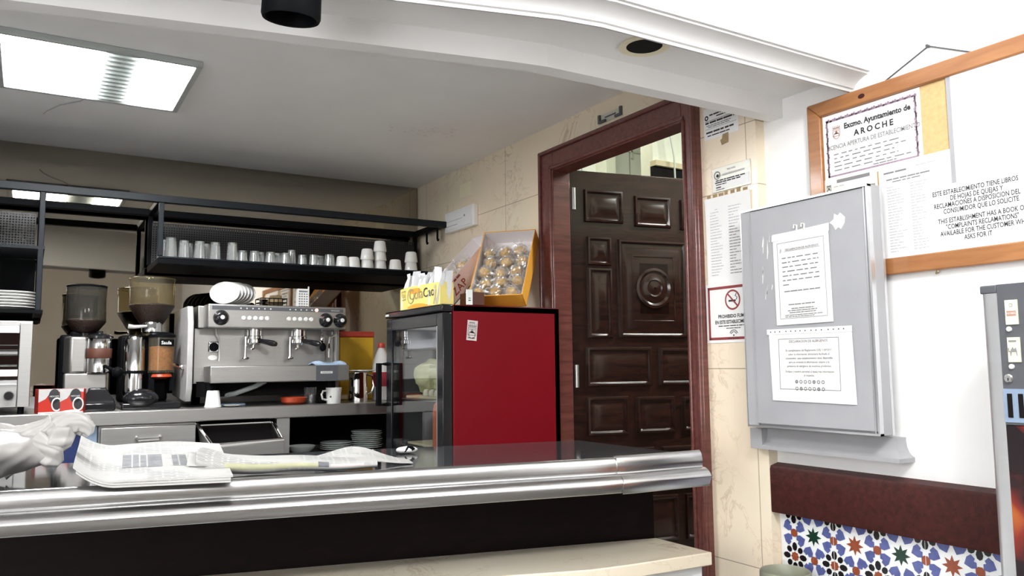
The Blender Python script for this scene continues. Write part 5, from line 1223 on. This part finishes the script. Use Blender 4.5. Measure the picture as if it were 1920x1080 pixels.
pb1, T1b = pastry_box('pastry_box', 'open orange carton of wrapped pastries tilted on top of the cooler', (-.386, 3.03, 1.5475), (UX, UY, 0), (UY, -UX, 0), math.radians(35), .245, .385, .078, 'amber', 'whitecard')
pb2, T2b = pastry_box('pastry_box', 'open white lettered carton of pastries leaning behind the sachet box', (-.445, 3.39, 1.572), (.0, -1, 0), (-1, 0, 0), math.radians(43), .205, .41, .088, 'pinkcard', 'whitecard')
b = MB(T2b @ Matrix.Translation((.2058, .0, -.088)) @ Matrix(((0, 0, 1), (1, 0, 0), (0, 1, 0))).to_4x4())
b.text('ZAP', .046, (.048, .022, .0), 0, 'LEFT', spacing=1.15, bold=.0008); b.build('side_lettering', 'redink', pb2, smooth=False)
b = MB(T2b @ Matrix.Translation((.2058, .0, -.088)) @ Matrix(((0, 0, 1), (1, 0, 0), (0, 1, 0))).to_4x4())
b.lines(.03, .14, .070, .010, 0, 0, .95, 4, .2); b.build('small_lettering', 'redink', pb2, smooth=False)
random.seed(5); proto = None; cnt = 0
rows = 5
for r in range(rows):
    for q in range(3):
        p = T1b @ Vector((.042 + q * .074 + (.012 if r % 2 else -.004), .040 + r * .060, -.034 + random.uniform(-.006, .012)))
        lab = 'wrapped pastry in the orange carton, row %s from the bottom, %s' % (('one', 'two', 'three', 'four', 'five')[r], ('left', 'middle', 'right')[q])
        if proto is None: proto = pastry_proto(lab, p, 4); o = proto
        else: o = dup(proto, p, 0, lab)
        o['group'] = 'wrapped pastries in the orange carton'; o.rotation_euler = (random.uniform(-1, .2), random.uniform(-.6, .6), random.uniform(0, 6))
        o.scale = (1.04,) * 3
for r in range(4):
    for q in range(2):
        p = T2b @ Vector((.055 + q * .09, .040 + r * .068, -.043))
        o = dup(proto, p, random.uniform(0, 6), 'wrapped pastry in the white lettered carton, row %s from the bottom, %s' % (('one', 'two', 'three', 'four')[r], ('far side', 'near side')[q]), 1.15); o['group'] = 'wrapped pastries in the white carton'

# ------------------------------------------------------------------ on the bar
ZB = .9992
def paper_layers(name, label, corners, lift, layers=3, mpic=True):
    """folded newspaper: stacked curved sheets between four plan corners (front left, front right, back right, back left)"""
    fl, frr, br_, bl = [Vector(c) for c in corners]
    t = thing(name, label, 'newspaper', ((fl + frr + br_ + bl) / 4).to_3d() + Vector((0, 0, ZB)))
    for k in range(layers):
        random.seed(k + 3)
        ins = random.uniform(-.006, .008)
        def fn(u, v, k=k, ins=ins):
            p = fl.lerp(frr, u).lerp(bl.lerp(br_, u), v) + Vector((ins * (1 if u > .5 else -1), ins))
            return (p.x, p.y, ZB + .003 + k * .0052 + lift(u, v) + .0016 * math.sin(9 * u + k) * math.sin(7 * v))
        b = MB(); b.sheet(fn, 30, 16, .0042, 0, (2.2, 2.6)); b.build('page', 'news', t)
    if mpic:
        def f2(u, v): 
            q = fn(u, v); return (q[0], q[1], q[2] + .0008)
        b = MB()
        for (u0, u1, v0, v1) in ((.30, .36, .30, .62), (.37, .41, .30, .62), (.42, .46, .30, .60), (.47, .55, .28, .62), (.62, .66, .28, .60), (.67, .72, .28, .60)):
            b.sheet(lambda u, v: f2(u0 + (u1 - u0) * u, v0 + (v1 - v0) * v), 3, 3, 0)
        b.build('printed_pictures', 'newspicture', t)
    return t
paper_layers('newspaper', 'flat folded newspaper with curled left edge on the bar top', ((-1.905, 1.948), (-1.60, 1.868), (-1.545, 2.30), (-1.87, 2.36)), lambda u, v: .034 * max(0, 1 - u / .25) ** 2 + .034 * v + .010 * math.sin(PI * u) * v + .001)
# second newspaper: loosely rolled, tapering to the right, with a flap behind
rp = thing('newspaper', 'loosely rolled newspaper tapering to the right on the bar top', 'newspaper', (-1.44, 2.0, ZB))
A, B_ = Vector((-1.648, 2.015)), Vector((-1.245, 1.905)); dv = (B_ - A).normalized(); nv = Vector((dv.y, -dv.x))
def roll(s0_, s1_, hw, hh, back, name, mat_, z0=.0, uv=(2.4, 1.6)):
    def fn(u, v):
        q = s0_ + (s1_ - s0_) * u; h = hh * (1 - .58 * u) ; a = -1.25 + 3.9 * v
        p = A.lerp(B_, q) + nv * (hw * (1 - .3 * u) * math.cos(a))
        if v > .66: p = p - nv * back * (v - .66) / .34
        zz = ZB + z0 + h * (1 + math.sin(a)) if v <= .66 else ZB + z0 + h * (1 + math.sin(a)) * .6 + h * .8
        return (p.x, p.y, zz + .0015 * math.sin(14 * u) + .018 * max(0, 1 - q / .14))
    b = MB(); b.sheet(fn, 24, 22, 0, 0, uv); return b.build(name, mat_, rp)
roll(.0, 1.0, .034, .0215, .10, 'outer_sheet', 'news', .0012)
roll(.02, .985, .026, .016, .05, 'inner_sheet', 'news', .002)
def band(s0_, s1_, m_, nm, v0=.12, v1=.42):
    def fn(u, v):
        q = s0_ + (s1_ - s0_) * u; h = .0218 * (1 - .58 * q); a = -1.25 + 3.9 * (v0 + (v1 - v0) * v)
        p = A.lerp(B_, q) + nv * (.0350 * (1 - .3 * q) * math.cos(a)); return (p.x, p.y, ZB + .0012 + h * (1 + math.sin(a)) + .0012 + .0015 * math.sin(14 * q))
    b = MB(); b.sheet(fn, 10, 8, 0); b.build(nm, m_, rp)
band(.15, .66, 'newsyellow', 'yellow_column'); band(.66, .72, 'newspicture', 'dark_photo', .1, .5); band(.73, .92, 'pinkcard', 'pink_block')
for k, (l, hgt) in enumerate(((.0, .050), (.022, .046), (.04, .040))):       # folded page ends at the left
    b = MB(); b.sheet(lambda u, v: ((A + dv * (-.02 + l + .045 * u) + nv * (.032 - .10 * v)).x, (A + dv * (-.02 + l + .045 * u) + nv * (.032 - .10 * v)).y, ZB + .004 + hgt * (.25 + .75 * math.sin(PI * (.12 + .55 * v))) * (1 - .15 * u)), 6, 12, .002, 0, (.5, 1)); b.build('folded_page', 'news', rp)
def flap(u, v):
    p = Vector((-1.60, 2.06)).lerp(Vector((-1.135, 1.93)), u) + Vector((.035, .16)) * v * (1 - .6 * u)
    return (p.x, p.y, ZB + .003 + .034 * math.exp(-((u - .72) / .17) ** 2) * (.35 + .65 * v) + .016 * (1 - u) * v)
b = MB(); b.sheet(flap, 30, 10, .0022, 0, (3, 1.4)); b.build('back_flap', 'news', rp)

# plastic carrier bag
pb = thing('carrier_bag', 'knotted white plastic carrier bag at the left end of the bar', 'bag', (-2.03, 2.17, ZB))
random.seed(2)
def crk(d, s=1.):
    return 1 + s * (.10 * math.sin(3 * d.x + 1.3) * math.sin(4 * d.z + .4) + .05 * math.sin(6 * d.y + 2) * math.sin(5 * d.x) + .022 * math.sin(13 * d.x + 6 * d.y) + .014 * math.sin(21 * d.x - 11 * d.z))
b = MB(); b.ball((-2.075, 2.19, ZB + .068), (.140, .110, .056), 72, 44, f=crk)
b.build('bag_body', 'bag', pb, sharp=9)
# gathered neck running up to the knot, pleated along its length
def pleated(pth, rad, n=48, pl=11, amp=.13):
    P = [Vector(p) for p in pth]; rings = []; m = len(P)
    K = 22
    for k in range(K + 1):
        q = k / K * (m - 1); i = min(int(q), m - 2); f = q - i
        a_, b_ = P[i], P[i + 1]; c = a_.lerp(b_, f); t = (P[min(i + 2, m - 1)] - P[max(i - 1, 0)]).normalized(); r = rad[i] * (1 - f) + rad[i + 1] * f
        up = (Vector((0, 0, 1)) - t * t.z).normalized(); sd = t.cross(up)
        rings.append([c + (up * math.cos(w) + sd * math.sin(w) * .75) * r * (1 + amp * math.sin(pl * w + q * 1.5) + .05 * math.sin(3 * w + q * 3)) for w in [2 * PI * j / n for j in range(n)]])
    return rings
b = MB(); b.loft(pleated([(-2.05, 2.18, ZB + .072), (-2.005, 2.17, ZB + .078), (-1.975, 2.165, ZB + .098), (-1.952, 2.16, ZB + .112), (-1.935, 2.157, ZB + .122)], [.062, .046, .033, .026, .028])); b.build('twisted_neck', 'bag', pb, sharp=9)
b = MB(); b.loft(pleated([(-1.948, 2.16, ZB + .112), (-1.930, 2.157, ZB + .122), (-1.908, 2.154, ZB + .130), (-1.886, 2.15, ZB + .126), (-1.870, 2.148, ZB + .112), (-1.866, 2.147, ZB + .098)], [.022, .030, .028, .024, .018, .008], pl=7, amp=.10))
b.loft(pleated([(-1.955, 2.158, ZB + .108), (-1.940, 2.153, ZB + .100), (-1.915, 2.150, ZB + .092), (-1.900, 2.148, ZB + .086)], [.022, .036, .034, .014], pl=6, amp=.12))
b.loft(pleated([(-1.985, 2.15, ZB + .088), (-1.965, 2.14, ZB + .072), (-1.940, 2.135, ZB + .052), (-1.925, 2.135, ZB + .036)], [.030, .026, .026, .010], pl=5, amp=.16))
b.build('knot_ends', 'bag', pb, sharp=9)

# small white packet
pk = thing('small_packet', 'small white oval packet with dark twisted mark lying on the bar top', 'packet', (-1.045, 2.175, ZB))
MB().ball((-1.045, 2.175, ZB + .010), (.033, .020, .0105), 24, 12, f=lambda d: 1 + .05 * math.sin(7 * d.x)).build('body', 'whiteplastic', pk)
b = MB(); b.tube([(-1.058, 2.158, ZB + .006), (-1.052, 2.158, ZB + .014), (-1.046, 2.164, ZB + .019), (-1.036, 2.160, ZB + .017), (-1.028, 2.157, ZB + .012)], [.002, .003, .004, .005, .003], 8); b.tube([(-1.046, 2.164, ZB + .019), (-1.040, 2.159, ZB + .014), (-1.034, 2.156, ZB + .009)], .003, 6); b.build('dark_twist', 'black', pk)

# ------------------------------------------------------------------ lights and view
def area(name, loc, target, sx, sy, power, col=(1, 1, 1), spread=PI):
    l = bpy.data.lights.new(name, 'AREA'); l.shape = 'RECTANGLE'; l.size = sx; l.size_y = sy; l.energy = power; l.color = col; l.spread = spread
    o = bpy.data.objects.new(name, l); COL.objects.link(o); o.location = loc
    o.rotation_euler = (Vector(target) - Vector(loc)).to_track_quat('-Z', 'Y').to_euler(); return o
# fluorescent fittings on the ceiling of the customers' room
area('room_light', (-1.6, -.3, ZM - .04), (-1.6, -.3, 0), 1.2, .4, 22)
def globe(name, loc, power, r=.13):
    l = bpy.data.lights.new(name, 'POINT'); l.energy = power; l.shadow_soft_size = r
    o = bpy.data.objects.new(name, l); COL.objects.link(o); o.location = loc; return o
# hanging globe lamps of the customers' room
globe('globe_lamp', (-1.0, .1, 2.28), 40)
globe('globe_lamp', (-2.9, -1.4, 2.46), 30)
# kitchen lights behind the door: an added fill, then the tube
area('kitchen_light', (.7, 3.7, 2.95), (.7, 3.7, 0), .8, .2, 7, (.97, 1, .95))  # brightens the back wall that the partition shades
area('kitchen_light', (1.5, 1.9, 2.9), (1.5, 1.9, 0), 1.2, .2, 52, (.97, 1, .93))
w = bpy.data.worlds.new('world'); sc.world = w; w.use_nodes = True
w.node_tree.nodes['Background'].inputs[0].default_value = (1, 1, 1, 1); w.node_tree.nodes['Background'].inputs[1].default_value = .05
vs = sc.view_settings; vs.view_transform = 'Standard'; vs.look = 'None'; vs.gamma = 1; vs.exposure = .64; vs.use_curve_mapping = False
sc.cycles.use_denoising = True
sc.cycles.max_bounces = 12; sc.cycles.diffuse_bounces = 8; sc.cycles.glossy_bounces = 5; sc.cycles.transparent_max_bounces = 24
sc.cycles.sample_clamp_indirect = 6; sc.cycles.caustics_reflective = False; sc.cycles.caustics_refractive = False
